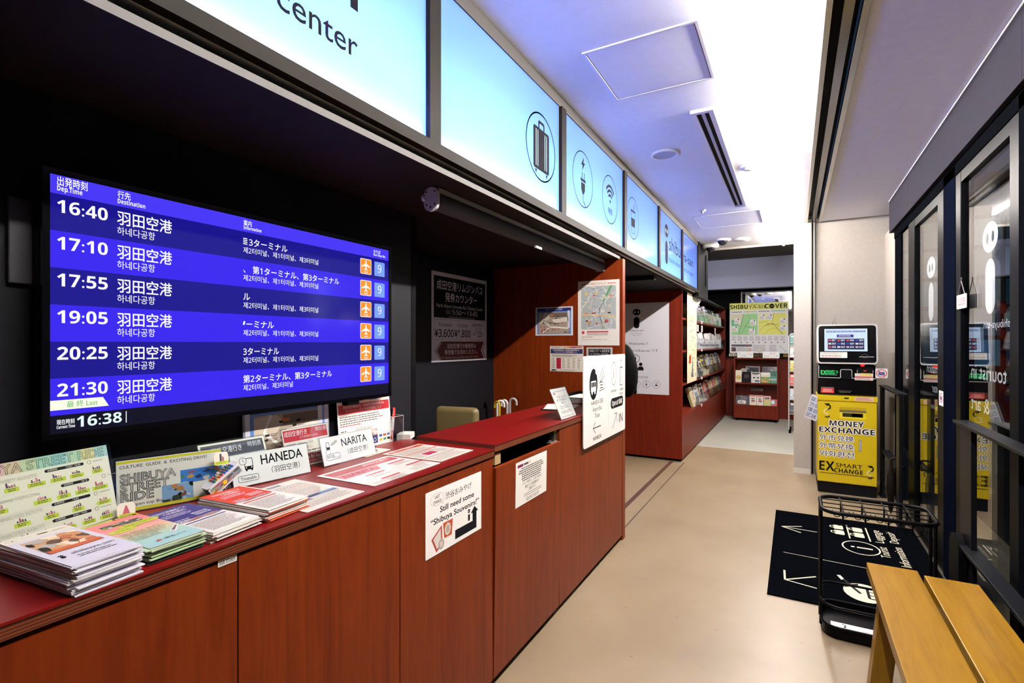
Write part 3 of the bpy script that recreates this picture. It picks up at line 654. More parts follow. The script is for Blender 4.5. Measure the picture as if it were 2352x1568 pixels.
# --- big timetable of the sightseeing bus
s = Sheet(.292, .178, 100, CRM, .002, coat=.6); V = s.V
for i, c in enumerate(['#e3b7a4', '#dcae9f', '#dfb3b0', '#d8c3a0', '#c3d3a6', '#a9d3b6', '#9fd0c6', '#b7d7b4', '#dcd69a', '#a8cfc4']): s.r(i*10, 0, 10, 9, c)
s.up(); s.tx('SHIBUYA STREET RIDE', 3, 1.6, 6.4, INK, w=94, b=.012, mode='o')
g = random.Random(5)
for j, y in enumerate((12, 25.5, 38, 50)):
    s.tx(['SHIBUYA DISCOVERY ROUTE', 'Metropolitan Expressway Night Drive', 'HARAJUKU CONNECTED ROUTE', 'SHIBUYA CONNECTED ROUTE'][j], 1, y, 2.4, '#a9a48e', w=48, b=.004, mode='o')
    x0 = (54, 63, 55, 54)[j]; s.r(x0, y-1.4, 27 if j != 1 else 20, 2.3, '#2c2a2c', 1.1); s.tx(['10:30 / 16:45', '18:10', '14:00', '9:30 / 15:30'][j], x0+14, y-.9, 1.25, '#e0dccb'); s.tx('出発時刻', x0+2, y-1.0, 1.4, '#e0dccb')
    s.ring(x0+31, y-.4, 1.5, .3, '#55524c'); s.gk(x0+34, y-.8, 9, 1, 1, '#77736a', .5, j); s.r(0, y+11.2, 100, .12, '#b4ae98')
    for i, x in enumerate([(8, 20, 33, 48, 62, 75, 90), (10, 24, 50, 64, 77, 90), (14, 36, 54, 72, 91), (10, 22, 36, 50, 64, 78, 91)][j]):
        w = g.uniform(8, 12); s.r(x-w/2, y+6.4, w, 3.2, YL, .4); s.up(); s.gk(x-w/2+1.5, y+7.0, w-3, 2, 1.2, '#5c5f22', .6, i+j*9, 'c'); s.L -= 1
        for q in range(4): hh = g.uniform(1, 3.6); s.p([(x-3.2+q*1.5, y+6.2), (x-3.4+q*1.5+g.uniform(0, .6), y+6.2-hh), (x-2.2+q*1.5, y+6.2-hh*g.uniform(.6, 1)), (x-1.8+q*1.5, y+6.2)], g.choice(['#b1566a', '#7d4a58', '#c97f8a', '#5f4350']))
acrylic_stand('large acrylic stand with a cream and yellow sightseeing bus timetable', s, -1.392, .334, -.20, R(14))
# --- yellow-edged sightseeing bus card
s = Sheet(.236, .128, 100, '#f8f2e4', .002, coat=.4); s.r(0, 1, 100, 2.4, '#e3d916'); s.r(0, 51, 100, 3, '#e3d916'); s.up()
s.tx('CULTURE  GUIDE  &  EXCITING DRIVE!', 3, 5.5, 3.2, INK, w=82, b=.002)
for i, (tx_, w) in enumerate((('SHIBUYA', 53), ('STREET', 46), ('RIDE', 31))): s.tx(tx_, 3, 15+i*9.9, 8.4, '#1d1d26', w=w*.96, b=.03, mode='o'); s.tx(tx_, 3, 15+i*9.9, 8.4, '#2a2a33', w=w*.96, b=-.012, mode='o')
s.tx('Open top Bus', 12, 46, 3, INK, w=30, b=.002)
s.photo(58, 19, 42, 15, ['#3f7fd0', '#26456e', '#d8d4c8', '#5a8f4a', '#c0504a', '#d8a040'], 16, 3, '#3d86d8'); s.photo(40, 33, 30, 18, ['#7ea7cf', '#1d2a22', '#2f3f30', '#8a5a36', '#c58a4a', '#d8dce2'], 16, 8, '#8fb4d8')
st = acrylic_stand('small acrylic stand with a yellow-edged sightseeing bus card', s, -1.474, .628, .30, R(10))
def cutout(nm, pts, cols, M4, w, h, lab):
    k = Sheet(w, h, 100, '#e8e2d4', .0015, .01); fn = pts; fn(k); return tag(build(nm, MB().add(k, M4)), lab, 'cutout')
def towercut(k): k.p([(46, 20), (54, 20), (72, 78), (28, 78)], '#c05a6a'); k.up(); k.r(5, 74, 90, 24, YL, 3); k.up(); k.gk(14, 80, 70, 2, 8, '#4c5220', 3, 2, 'c')
cutout('paper_tag', towercut, 0, stand_frame(-1.435, .612, ZW+.001, .30, R(14)), .036, .036, 'yellow paper tag with a tower at the lower left corner of the bus card')
def bldcut(k): k.r(40, 14, 14, 60, '#33404a'); k.p([(56, 30), (70, 44), (70, 74), (56, 74)], '#b0606e'); k.up(); k.r(2, 70, 96, 26, YL, 3); k.up(); k.gk(12, 75, 74, 2, 9, '#4c5220', 3, 4, 'c')
cutout('paper_tag', bldcut, 0, stand_frame(-1.402, .828, ZW+.088, .28, R(10)), .036, .036, 'yellow paper tag with a building at the upper right corner of the bus card')
# paper model of an open-top bus
bm_ = thing('paper_bus', 'folded paper model of an open-top bus leaning on the bus card', 'paper model', (-1.39, .87, ZW))
BX = frame((-1.375, .785, ZW+.040), (.06, .80, .55), (-1, .15, .1)) @ Matrix.Scale(.78, 4); k = MB(); k.box(0, -.022, -.04, .125, .022, -.002, M('#2c2e33', .4), bev=.004, X=BX); build('body', k, bm_)
k = MB(); k.prism(rrect(0, -.025, .13, .025, .012, 4), -.003, 0, M('#d9dbdd', .4), X=BX); build('deck', k, bm_, 'white open deck'); g = random.Random(4)
k = MB()
for i in range(8):
    for j in range(4): k.cyl((.034+i*.0105, -.0155+j*.0103, 0), (.034+i*.0105, -.0155+j*.0103, .006), .0042, g.choice(['#b83a34', '#2f6f4a', '#2f57a0', '#c8902c', '#d8c8b8']), 8, .003, X=BX)
build('passengers', k, bm_, 'rows of coloured dots for passengers')['kind'] = 'stuff'
k = Sheet(.125, .034, 100, '#c9ccd0', .0008); k.photo(3, 3, 94, 20, ['#3b4a52', '#a8443a', '#3f7f4f', '#c0b040', '#4a5fa0'], 26, 9, '#85888d'); k.c(45, 14, 6, '#d8c020')
build('side_panel', MB().add(k, BX @ frame((0, -.0225, -.038), (1, 0, 0), (0, 0, 1))), bm_)
# --- Haneda timetable holder
s = Sheet(.200, .136, 100, '#efe8d6', .003, coat=.9, rough=.35); s.r(3, 3, 94, 20, '#232a3c'); s.up(); s.tx('羽田空港行き', 18, 8, 9, '#e6e3dc', w=44); s.tx('時刻表', 72, 6, 8, '#c8ccd4', w=22)
s.tx('所要時間：約1時間', 6, 29, 4.6, '#4c4a44', w=40, b=.004); s.tx('運賃：￥1,100（大人）', 6, 37, 4.6, '#b0523f', w=52, b=.004); s.tx('お支払い：PASMO', 6, 45, 4.6, '#b8486a', w=42, b=.004); s.gk(40, 53, 40, 1, 4, '#55524c', 2.4, 1); s.r(12, 60, 86, 20, '#2a3148'); s.up(); s.tx('Time table', 15, 64, 9, '#e8e6e0', w=42, b=.02)
s.gk(8, 84, 88, 3, 5, '#8a7f6c', 2.2, 3); s.tx('Payment: ', 12, 98, 4, '#4c4a44')
acrylic_stand('clear stand with a dark-headed Haneda timetable card behind the HANEDA sign', s, -1.470, .846, .08, R(24))
# --- HANEDA and NARITA name signs
def clock_bus(s, x, y):
    s.r(x+6.2, y+2, 10.5, 14, '#f8f5f0', 1); s.up(); s.rr(x+6.5, y+1.6, 10.4, 14.2, 1.2, .8, INK); s.r(x+6.5, y+11.5, 10.4, 3.8, INK, .6); s.r(x+7.5, y+15, 2, 2.4, INK); s.r(x+14, y+15, 2, 2.4, INK); s.up(); s.c(x+8.4, y+13.2, .8, WHT); s.c(x+15, y+13.2, .8, WHT)
    s.c(x+5, y+4.6, 4.8, '#f8f5f0'); s.up(); s.ring(x+5, y+4.6, 4.6, .5, INK); s.ln([(x+5, y+2), (x+5, y+4.8), (x+7, y+6)], .5, INK)
s = Sheet(.244, .094, 100, '#f8f5f0', .003); clock_bus(s, 9, 4); s.rr(6, 26, 25, 8, 2.4, .5, INK); s.tx('Timetable', 18.5, 28, 3.8, INK, 'c', w=19, b=.0); s.tx('HANEDA', 36, 5, 11.5, INK, w=56, b=.01); s.tx('（羽田空港）', 48, 22, 7.5, '#33323a', w=38, b=-.004)
acrylic_stand('white name sign reading HANEDA with a bus and clock pictogram', s, -1.432, .903, .14, R(17), name='name_sign')
s = Sheet(.246, .096, 100, '#f8f5f0', .003); s.rr(9, 7, 6, 11, 1, .7, INK); s.r(9.6, 14, 4.8, 3.2, INK); s.ln([(8, 20), (9, 12), (7, 24)], .4, INK); s.ln([(15, 18), (14, 25)], .4, INK); s.p([(17, 11), (28, 6), (30, 8), (19, 13)], '#c9c5be'); s.ln([(17, 11), (28, 6), (30, 8), (19, 13)], .5, INK, closed=True)
s.rr(6, 24, 25, 9, 2.4, .5, INK); s.tx('BOOK', 8, 25.6, 4, INK, w=13, b=.0); s.tx('ONLINE', 16, 29, 2.4, '#8a8788', w=13, b=-.004); s.tx('NARITA', 37, 6, 11, INK, w=50, b=.006); s.tx('（成田空港）', 46, 22.5, 7.5, '#33323a', w=40, b=-.004)
acrylic_stand('white name sign reading NARITA with a phone and ticket pictogram', s, -1.414, 1.214, .0, R(16), name='name_sign')
# --- big terminal map behind
def termmap(s, sc=1):
    w, h = 100, s.V; s.r(5, 3, 90, h-6, '#5a86c8'); s.up(); s.r(5, 3, 90, h*.11, '#1f2a6e'); s.tx('西口バスターミナル案内', 50, 4.5, h*.055, '#d8dae6', 'c', w=44); s.up(); s.r(9, h*.19, 82, h*.75, '#a79686'); s.up(); s.p([(9, h*.22), (34, h*.2), (42, h*.3), (34, h*.48), (9, h*.6)], '#c7bba8'); s.r(42, h*.21, 44, h*.15, '#6c5a50'); s.p([(45, h*.44), (88, h*.36), (88, h*.52), (50, h*.56)], '#d9d3c8'); s.r(86, h*.14, 6, h*.6, '#d6d8e2')
    s.up(); s.ln([(28, h*.2), (20, h*.45), (40, h*.7), (88, h*.75)], 3.5, '#e8e6e4'); s.ln([(40, h*.7), (20, h*.9)], 3, '#e8e6e4'); s.up(); g = random.Random(12)
    for i in range(14): s.c(g.uniform(14, 84), h*g.uniform(.55, .92), 1.7, '#b8323a')
    for i in range(9): x, y = g.uniform(12, 78), h*g.uniform(.28, .9); s.r(x, y, 5, 2.4, '#2a2624'); s.gk(x+6, y, 10, 2, 1.6, '#5a534e', .8, i)
    s.r(40, h*.27, 10, h*.05, '#d87830', .5)
s = Sheet(.335, .228, 100, '#c9c9d6', .002); termmap(s)
t = thing('map_board', 'pale framed bus terminal map standing under the screen', 'map', (-1.55, 1.19, ZW)); build('map_print', MB().add(s, stand_frame(-1.553, 1.02, ZW, 0, R(2))), t)
k = MB(); F_ = stand_frame(-1.553, 1.02, ZW, 0, R(2)); k.box(-.006, -.0, -.004, .341, .234, 0, M('#8f8d96', .5), X=F_); build('backing', k, t)
# --- red Narita timetable
s = Sheet(.190, .134, 100, '#f0e8d8', .003, coat=.6); s.r(2, 2, 96, 21, '#c21d1c'); s.up(); s.tx('成田空港行き', 4, 5, 8.5, '#f0e6e0', w=48); s.tx('時刻表', 72, 4, 8, '#d8d0cc', w=25); s.tx('どうぞお持ちください', 36, 15.5, 4.5, '#f0d0c8', w=40)
s.tx('所要時間：約90分～120分', 5, 27, 5, '#4c4640', w=58, b=.008); s.tx('運賃：￥3,600（大人）', 5, 35, 5, '#b0342c', w=54, b=.01); s.gk(40, 43, 50, 2, 5, '#6a5a50', 2.4, 2); s.r(2, 50, 96, 8, '#c21d1c'); s.r(20, 52, 78, 16, '#c21d1c'); s.up(); s.tx('Available for Narita', 22, 53, 6, '#f0e6e0', w=60, b=.02); s.tx('(Adult/Junior Class) Please', 22, 61, 4, '#f0d0c8', w=60)
s.gk(30, 71, 64, 2, 4, '#4c4640', 2.2, 5)
acrylic_stand('clear stand with a red-headed Narita timetable card behind the NARITA sign', s, -1.480, 1.118, .0, R(14))
# --- notice with red head beside the pens
def airport_notice(s, head='#c3242a', table=False):
    h = s.V; s.p([(36, 5), (58, 1.5), (98, 1.5), (95, 4), (60, 5)], '#c3242a'); s.up(); s.p([(45, 5), (56, 2), (66, 2), (55, 5)], '#e0a030'); s.p([(62, 5), (73, 2), (82, 2), (74, 5)], '#3a3a7a'); s.tx('TOKYO AIRPORT BUS', 4, 3, 2.4, INK, w=28, b=.02); s.r(2, 8, 96, 13, head); s.up(); s.tx('渋谷羽田空港線(全社)、渋谷成田空港線(東急便のみ)', 10, 9.5, 4, '#f4dcd8', w=78); s.tx('クレジットカードタッチ決済利用開始について', 14, 15, 4, '#f4dcd8', w=68)
s = Sheet(.292, .208, 100, '#f2ebe2', .002); airport_notice(s); s.gk(3, 24, 92, 4, 3, '#5a5450', 1.3, 3); s.gk(3, 36, 45, 1, 3, '#b84a48', 1.3, 6); s.tx('2025年4月1日(火)', 30, 41, 4.2, '#3a3632', w=32, b=.004); s.gk(4, 43, 14, 1, 3, '#5a5450', 1.4, 8); s.gk(4, 50, 12, 1, 3, '#5a5450', 1.6, 9)
s.tx('渋谷－羽田空港', 16, 48, 4.6, '#33407e', w=28); s.tx('渋谷－成田空港', 16, 53.5, 4.6, '#33407e', w=28); s.tx('全社で可能', 52, 47, 4.2, '#b8323a', w=19); s.tx('東急便のみ', 52, 52.5, 4.2, '#b8323a', w=19); s.gk(6, 61, 60, 1, 3, '#5a5450', 1.4, 5)
s.r(58, 56, 13, 12, '#27356e'); s.rr(72, 55, 26, 14, 1, .3, '#8a8684'); s.up(); s.ring(65, 63, 3, .8, '#e6dfd6')
for i in range(6): s.r(74+(i % 3)*8, 57+(i//3)*6, 6, 3.4, ['#3a4a8a', '#b84a3a', '#5a7ab0', '#c8a040', '#4a8a6a', '#333333'][i], .4)
t = thing('notice_sheet', 'white notice with a red heading leaning under the right corner of the screen', 'notice', (-1.54, 1.53, ZW)); build('sheet', MB().add(s, stand_frame(-1.535, 1.392, ZW, 0, R(5))), t); k = MB(); F_ = stand_frame(-1.535, 1.392, ZW, 0, R(5)); k.box(-.002, 0, -.003, .294, .21, 0, ACRYL, X=F_); build('back_support', k, t)
# --- pen cup and markers
pc = MB(); px, py = -1.552, 1.706; q = .034; hh = .108
for a in ((px-q, py-q, px+q, py-q+.003), (px-q, py+q-.003, px+q, py+q), (px-q, py-q+.003, px-q+.003, py+q-.003), (px+q-.003, py-q+.003, px+q, py+q-.003)): pc.box(a[0], a[1], ZW+.003, a[2], a[3], ZW+hh, ACRYL)
pc.box(px-q, py-q, ZW+.0005, px+q, py+q, ZW+.003, ACRYL)
e_ = M('#c9c8cc', .2)
for a in ((px-q, py-q), (px+q, py-q), (px-q, py+q), (px+q, py+q)): pc.cyl((a[0], a[1], ZW+.001), (a[0], a[1], ZW+hh), .0012, e_, 6)
pc.tube([(px-q, py-q, ZW+hh), (px+q, py-q, ZW+hh), (px+q, py+q, ZW+hh), (px-q, py+q, ZW+hh)], .0012, e_, 6, True)
solo('pen_holder', pc, 'clear square acrylic pen holder beside the white box', 'pen holder')
def marker(lab, a, b_, body, cap):
    a = Vector(a); b_ = Vector(b_); t = thing('marker_pen', lab, 'marker', a); d = b_-a
    build('barrel', MB().cyl(a+d*.26, a+d*.66, .0075, body, 14), t); k = MB(); k.cyl(a, a+d*.26, .0062, cap, 14); build('tail_cap', k, t)
    k = MB(); k.cyl(a+d*.66, a+d*.95, .0088, cap, 14); k.cyl(a+d*.95, b_, .0088, cap, 14, .006); build('cap', k, t)
marker('red and white marker leaning across the clear pen holder', (px+.018, py-.026, ZW+.012), (px-.02, py+.030, ZW+.138), M('#e4d6d2', .4), M('#c81c16', .35))
marker('black marker behind the red one in the clear pen holder', (px-.005, py-.012, ZW+.012), (px-.020, py+.014, ZW+.142), M('#1a1a1d', .4), M('#0c0c0e', .35))
k = MB(); k.prism([(0, 0), (.078, 0), (.086, .006), (.086, .062), (.0, .062)], 0, .022, M('#e2ddd8', .5), X=frame((-1.488, 1.752, ZW+.0005), (-.45, .9, 0), (-.9, -.45, 0)))
solo('white_box', k.warp(lambda x, y, z: (x, y, z)), 'small white plastic box behind the pen holder', 'box')
# --- laminated sheets lying flat
def flat(lab, s, x, y, a): return solo('laminated_sheet', MB().add(s, frame((x, y, ZW+.0006), (-math.sin(a), math.cos(a), 0), (-math.cos(a), -math.sin(a), 0))), lab, 'sheet')
s = Sheet(.206, .29, 100, '#dad3c6', .0012, .004, coat=.6); s.r(6, 6, 60, 9, '#7c8088'); s.tx('羽田空港行', 10, 8, 5, '#c8ccd2', w=30); g = random.Random(3)
for j in range(20): s.gk(6, 20+j*3.3, 88, 1, 3, '#5a5550' if g.random() > .3 else '#b06a50', 1.3, j, fill=.96)
s.r(6, 86, 88, 10, '#2e5480'); s.up(); s.gk(30, 89, 40, 2, 4, '#151a28', 1.8, 8); s.L -= 1; s.r(6, 99, 88, 1, '#2e5480')
for j in range(8): s.gk(6, 102+j*3.6, 88, 1, 3, '#6a655e', 1.3, j+40, fill=.9)
s.p([(6, 60), (26, 72), (44, 104), (6, 104)], '#31588a')
flat('laminated blue and white bus timetable lying flat beside the orange leaflets', s, -1.072, .868, .04)
s = Sheet(.335, .245, 100, '#e0d8d0', .0012, .004, coat=.6); s.r(4, 4, 92, 15, '#a8323c'); s.up(); s.tx('成田空港行', 50, 7, 5.5, '#e8c8c8', w=40); s.p([(4, 20), (60, 20), (52, 34), (4, 34)], '#c8606a'); s.tx('NARITA', 8, 22, 9, '#7a1420', w=42, b=.01, skew=.25); s.L -= 1
for x, y in ((8, 38), (55, 24), (8, 58), (60, 44)): s.r(x+14, y+2, 26, 3.4, '#b83a48', .8); s.gk(x+16, y+8, 24, 3, 2.6, '#6a625c', 1.1, x+y)
s.gk(6, 66, 50, 2, 2.6, '#8a827c', 1, 5); s.gk(64, 60, 32, 4, 2.6, '#8a827c', 1, 7)
flat('laminated red and white Narita booking sheet lying flat in front of the NARITA sign', s, -1.094, 1.125, .02)
s = Sheet(.226, .272, 100, '#dfd8cc', .0012, .004, coat=.6); s.r(5, 5, 90, 10, '#c8452c'); s.up(); s.tx('渋谷エリア → 成田空港', 12, 7, 6, '#e8cfc4', w=60); s.L -= 1; s.r(5, 42, 90, 3.5, '#c8452c'); s.r(30, 58, 30, 16, '#b83058'); s.r(5, 84, 90, 2, '#3a3438'); s.gk(6, 20, 84, 6, 3.4, '#6a625c', 1.4, 2); s.gk(6, 48, 84, 3, 3, '#6a625c', 1.4, 4); s.gk(64, 58, 30, 6, 3.4, '#6a625c', 1.4, 5); s.gk(6, 90, 86, 8, 3.4, '#8f7a74', 1.4, 9); s.gk(6, 58, 22, 6, 3.4, '#6a625c', 1.4, 11)
flat('laminated orange-headed timetable lying flat at the end of the low worktop', s, -1.112, 1.474, .03)
s = Sheet(.15, .10, 100, '#ddd6ca', .0012, .003, coat=.6); s.gk(8, 8, 80, 8, 6, '#6a655e', 2.2, 3); s.r(50, 30, 30, 12, '#6d655e')
flat('small laminated sheet half hidden behind the NARITA sign', s, -1.400, 1.40, .1)

# --- stacks of leaflets: every leaflet a thing of its own
def stack(n, w, h, th, x, y, a, cols, cover, top_lab, low_lab, grp, jit, name='leaflet', sag=.004, seed=1):
    g = random.Random(seed); root = None; obs = {}
    for i in range(n):
        top = i == n-1; col = cols[i % len(cols)]
        if top:
            s = cover(); mb = MB().add(s)
        elif col not in obs:
            mb = MB(); mb.box(0, 0, 0, w, h, th*.9, M(col, .55))
        else: mb = None
        if mb is not None:
            # leaflets bow a little: cut the sheet so that it can bend
            v = []
            for p in mb.v: v.append((p[0]-w/2, p[1]-h/2, p[2]))
            mb.v = v; o = bpy.data.objects.new(name, None); me = bpy.data.meshes.new(name); me.from_pydata(mb.v, [], mb.f)
            for m in mb.mats: me.materials.append(m)
            me.polygons.foreach_set('material_index', mb.mi); bpy.data.objects.remove(o); o = bpy.data.objects.new(name, me); obs.setdefault(col if not top else 'top', o)
        else: o = obs[col].copy()
        COL.objects.link(o); k = (1 if not top else .4)
        o.matrix_world = Matrix.Translation((x+g.uniform(-1, 1)*jit*k, y+g.uniform(-1, 1)*jit*k, ZW+.0004+i*th)) @ Matrix.Rotation(a+g.uniform(-1, 1)*jit*4.5*k, 4, 'Z') @ frame((0, 0, 0), (0, 1, 0), (-1, 0, 0))
        tag(o, top_lab if top else low_lab, 'leaflet', grp)
def cov1():
    s = Sheet(.107, .250, 100, '#cbc8d6', .0016); s.r(0, 0, 100, 34, '#d9d2c2'); s.tx('i', 14, 12, 8, INK); s.ring(13, 16, 7, .6, INK); s.ring(34, 16, 6, .6, '#8a8478'); s.r(50, 13, 16, 5, '#4a443c', 2); s.gk(72, 14, 22, 2, 4, '#6a655c', 1.6, 4)
    s.photo(12, 46, 78, 100, ['#d8b088', '#b5623a', '#5a3a2a', '#e3d2ba', '#2e241e', '#c98a58', '#a9a6a2'], 40, 21, '#c99a70'); s.r(12, 132, 78, 16, '#c05a2c')
    s.logo_i(14, 168, 18, INK, '#cbc8d6'); s.tx('shibuya-san', 28, 168, 11, '#2b2a34', w=62, b=0); s.gk(28, 190, 60, 1, 4, '#3f3d48', 2.4, 3); s.gk(28, 198, 66, 1, 4, '#3f3d48', 2.4, 6)
    return s
stack(22, .107, .250, .0024, -1.190, .428, .10, ['#cfccd8', '#d8d6df', '#c2bfcf', '#dcd8d2'], cov1, 'top lavender brochure with a market photo on the tall left stack', 'lavender brochure in the tall left stack, under the top one', 'lavender brochures in the left stack', .006, 'brochure', seed=2)
def cov2():
    s = Sheet(.108, .250, 100, '#d98a84', .0014)
    for i, c in enumerate(['#dc7f7c', '#dc7f7c', '#dd8580', '#dc908a', '#d9a48e', '#cfb894', '#b9c2a2', '#a5c3b4', '#9cc0bc', '#98bcbc']): s.r(0, 23.2*i, 100, 23.4, c)
    s.up(); s.r(0, 0, 100, 10, '#b9c63c'); s.r(52, 2, 44, 14, '#d8743c'); s.up(); s.gk(8, 2.5, 40, 2, 3, '#5c6a20', 1.2, 2); s.gk(56, 5, 36, 2, 4, '#f0d8c0', 1.8, 3)
    s.photo(14, 34, 70, 22, ['#3a4a42', '#5f7f5a', '#c9b83a', '#2a2624', '#d8d4cc', '#3f6a8a'], 24, 5, '#4c524c')
    for x, y, r_ in ((34, 92, 24), (60, 74, 24), (88, 70, 24)): s.c(x-6, y, r_, '#bcc63e', 11); s.up(); s.gk(x-22, y-4, 32, 2, 5, '#5c6a20', 2, x, 'c')
    for i, (q, w) in enumerate((('SHIBUYA', 76), ('STREET', 70), ('RIDE', 46))): s.tx(q, 8, 118+i*20, 15, '#2c2628', w=w, b=.03, mode='o')
    s.p([(66, 176), (92, 148), (97, 152), (74, 184)], '#d6d6d8'); s.up(); s.p([(70, 174), (91, 151), (94, 153), (75, 178)], '#7a5a58'); s.c(30, 206, 4, '#c8504a'); s.tx('東急バス', 40, 202, 8, '#2c3a3a', w=40); return s
stack(14, .108, .250, .0024, -1.209, .560, .06, ['#a9c39a', '#23403a', '#b7cfa6', '#c9d6c0'], cov2, 'top pink and green leaflet of the sightseeing bus on its stack', 'green-edged sightseeing bus leaflet in the stack, under the top one', 'green-edged bus leaflets stack', .006, seed=3)
def cov3(main, bar):
    s = Sheet(.116, .246, 100, '#ddd7ce', .0014); s.r(0, 0, 100, 112, main); s.up(); s.tx('羽田空港連絡バス', 14, 14, 11, '#e6e0e6', w=70, b=.01); s.tx('ご利用案内', 26, 30, 10, '#e6e0e6', w=46, b=.01); s.gk(14, 46, 66, 3, 7, '#cfc6d6', 2.4, 4)
    s.tx('成田空港', 56, 72, 9, '#e6e0e6', w=34); s.tx('羽田空港', 56, 84, 9, '#e6e0e6', w=34); s.gk(10, 92, 30, 2, 8, '#cfc6d6', 3, 6)
    s.photo(10, 104, 80, 14, ['#4a4248', '#c86a3a', '#d8d4d2', '#2e3440', '#a84a44'], 18, 4, '#a59ea0'); s.r(8, 126, 84, 5, bar); s.gk(8, 140, 84, 12, 5.4, '#6f6a66', 1.8, 7); return s
stack(11, .116, .246, .0022, -1.213, .682, .12, ['#e2dcd6', '#d8d2cc'], lambda: cov3('#383070', '#2f3478'), 'top purple airport bus leaflet, between the pink and orange stacks', 'white-edged leaflet in the stack under the purple cover', 'purple airport bus leaflets stack', .005, seed=4)
stack(14, .124, .246, .0022, -1.224, .824, .10, ['#d8ccc2', '#c9552e', '#e2dcd6'], lambda: cov3('#c8361a', '#b82a30'), 'top orange-red airport bus leaflet on the stack beside the timetable', 'orange-edged leaflet in the stack under the orange-red cover', 'orange airport bus leaflets stack', .005, seed=5)

# ================================================================== ON THE CABINET FRONTS AND THE RAISED WORKTOP
FX = -1.0655
def poster(name, lab, s, Mx, cat='poster'): return solo(name, MB().add(s, Mx), lab, cat)
s = Sheet(.042, .0145, 100, '#e2ddd6', .0008); s.tx('SSR STAFF', 8, 9, 17, '#3a3640', w=84, b=.01); poster('name_label', 'tiny white SSR STAFF label at the top of the nearest cabinet', s, FL(FX, .637, .925), 'label')
s = Sheet(.342, .222, 100, '#f8f5f1', .0012, .003); s.ring(18.5, 10, 11, .3, '#8a8884', 6.2); s.ln([(25, 14.8), (29, 17.5), (28, 13.2)], .3, '#8a8884'); s.tx('LAST', 18.5, 6, 3, INK, 'c', w=8); s.tx('CHANCE', 18.5, 11, 3, INK, 'c', w=13); s.tx('渋谷おみやげ', 32, 7.5, 6.6, INK, w=48, b=-.004)
s.tx('Still need some', 23, 19, 5.6, INK, w=62, b=.016); s.tx('“Shibuya Souvenirs?”', 8, 28.6, 5.6, INK, w=87, b=.016)
s.p([(49, 51), (49, 60.5), (90, 60.5), (90, 42), (93.5, 42), (86, 35.5), (78.5, 42), (82, 42), (82, 51)], INK); s.logo_i(75, 36, 13, INK, '#f8f5f1'); s.gk(70, 50.0, 0, 0, 1, INK)
s.p([(9, 48), (26, 38), (27, 57), (17, 63)], '#b8453e'); s.p([(28, 37), (45, 37), (43, 53), (30, 53)], '#c2502f'); s.up(); s.p([(12, 48.5), (24, 41), (25, 56), (18, 60)], '#e2d8d0'); s.c(36, 45, 5.5, '#d9d2c6', 6.5, n=8); s.up(); s.c(25, 57, 5, '#b7a9a0', 5.5, n=9); s.c(25, 57, 2.5, '#d9cfc2', 3, dl=1); s.c(36, 45, 3, '#b9aa96', 4)
poster('souvenir_poster', 'white poster asking about souvenirs with a bent black arrow', s, FL(FX, 1.329, .680))
s = Sheet(.314, .196, 100, '#f0ede6', .0012); s.r(5, 4, 17, 4, '#7a1f4a'); s.r(24, 4.4, 14, 3, '#4a4644'); s.c(43, 5.5, 1.6, '#c8a030'); gy = '#3f3c3a'
for j, (y, lh, n, w, x) in enumerate(((10, 3, 4, 82, 8), (22, 3, 3, 70, 14))): s.gk(x, y, w, n, lh, gy, 1.5, j, 'c')
s.tx('スタッフ離席中に、お急ぎの場合は、', 20, 31, 4, gy, w=62, b=-.002); s.tx('東急バス下馬営業所まで', 28, 37, 4.2, gy, w=46); s.tx('ご連絡下さい。', 38, 42.5, 4, gy, w=26); s.gk(22, 49, 64, 2, 2.6, '#77736e', 1, 4, 'c'); s.tx('03-3410-0181', 32, 55, 3.8, gy, w=42); s.r(32, 59.6, 42, .4, gy)
poster('notice_sheet', 'white notice with a phone number on the tilted counter flap', s, frame((-1.0562, 1.932, .682), (0, 1, 0), (.014, 0, 1)), 'notice')
# big white direction board
s = Sheet(.812, .532, 100, '#ece9e5', .006, .018); s.r(54.5, 12, .25, 44, '#77747a'); s.up()
s.c(20, 21, 8.6, INK, 11.5); s.up(); s.r(14.5, 18.5, 11, 8, WHT, 1); s.up(); [s.r(15.4+i*3.3, 19.6, 2.6, 3.4, INK) for i in range(3)]; [s.c(17+i*6, 27, 1.5, WHT) for i in range(2)]; s.c(26, 12, 2, WHT)
s.ln([(32, 17), (42, 9), (44, 12), (34, 20)], .5, INK, closed=True); s.ln([(33, 21), (44, 16), (44, 26), (33, 27)], .6, INK, closed=True); s.gk(35, 20, 7, 3, 2.2, INK, .8, 2)
s.tx('HANEDA 羽田', 28, 33, 3.4, INK, 'c', w=26, b=-.004); s.tx('Airport Bus', 28, 38, 3.2, INK, 'c', w=20, b=-.004); s.tx('Ticket', 28, 43, 3.2, INK, 'c', w=11, b=-.004)
s.ln([(19, 53.5), (36, 53.5)], .7, INK); s.ln([(24, 49.5), (19, 53.5), (24, 57.5)], .7, INK); s.tx('WiFiBOX', 28, 60, 2.6, INK, 'c', w=19)
s.ring(68, 15.5, 7, .45, INK, 9.5); s.tx('i', 68, 10.5, 9, INK, 'c', b=-.01); s.tx('Information', 68, 28, 2.6, INK, 'c', w=15, b=-.004); s.rr(84, 11, 8.5, 15.5, 1.4, .6, INK); s.rr(86.5, 5, 3.5, 6.2, .8, .5, INK); s.r(86, 13, 1, 11, '#8a98b4'); s.tx('Luggage', 89, 28, 2.4, INK, 'c', w=11, b=-.004); s.tx('Deposit', 89, 32, 2.4, INK, 'c', w=10, b=-.004)
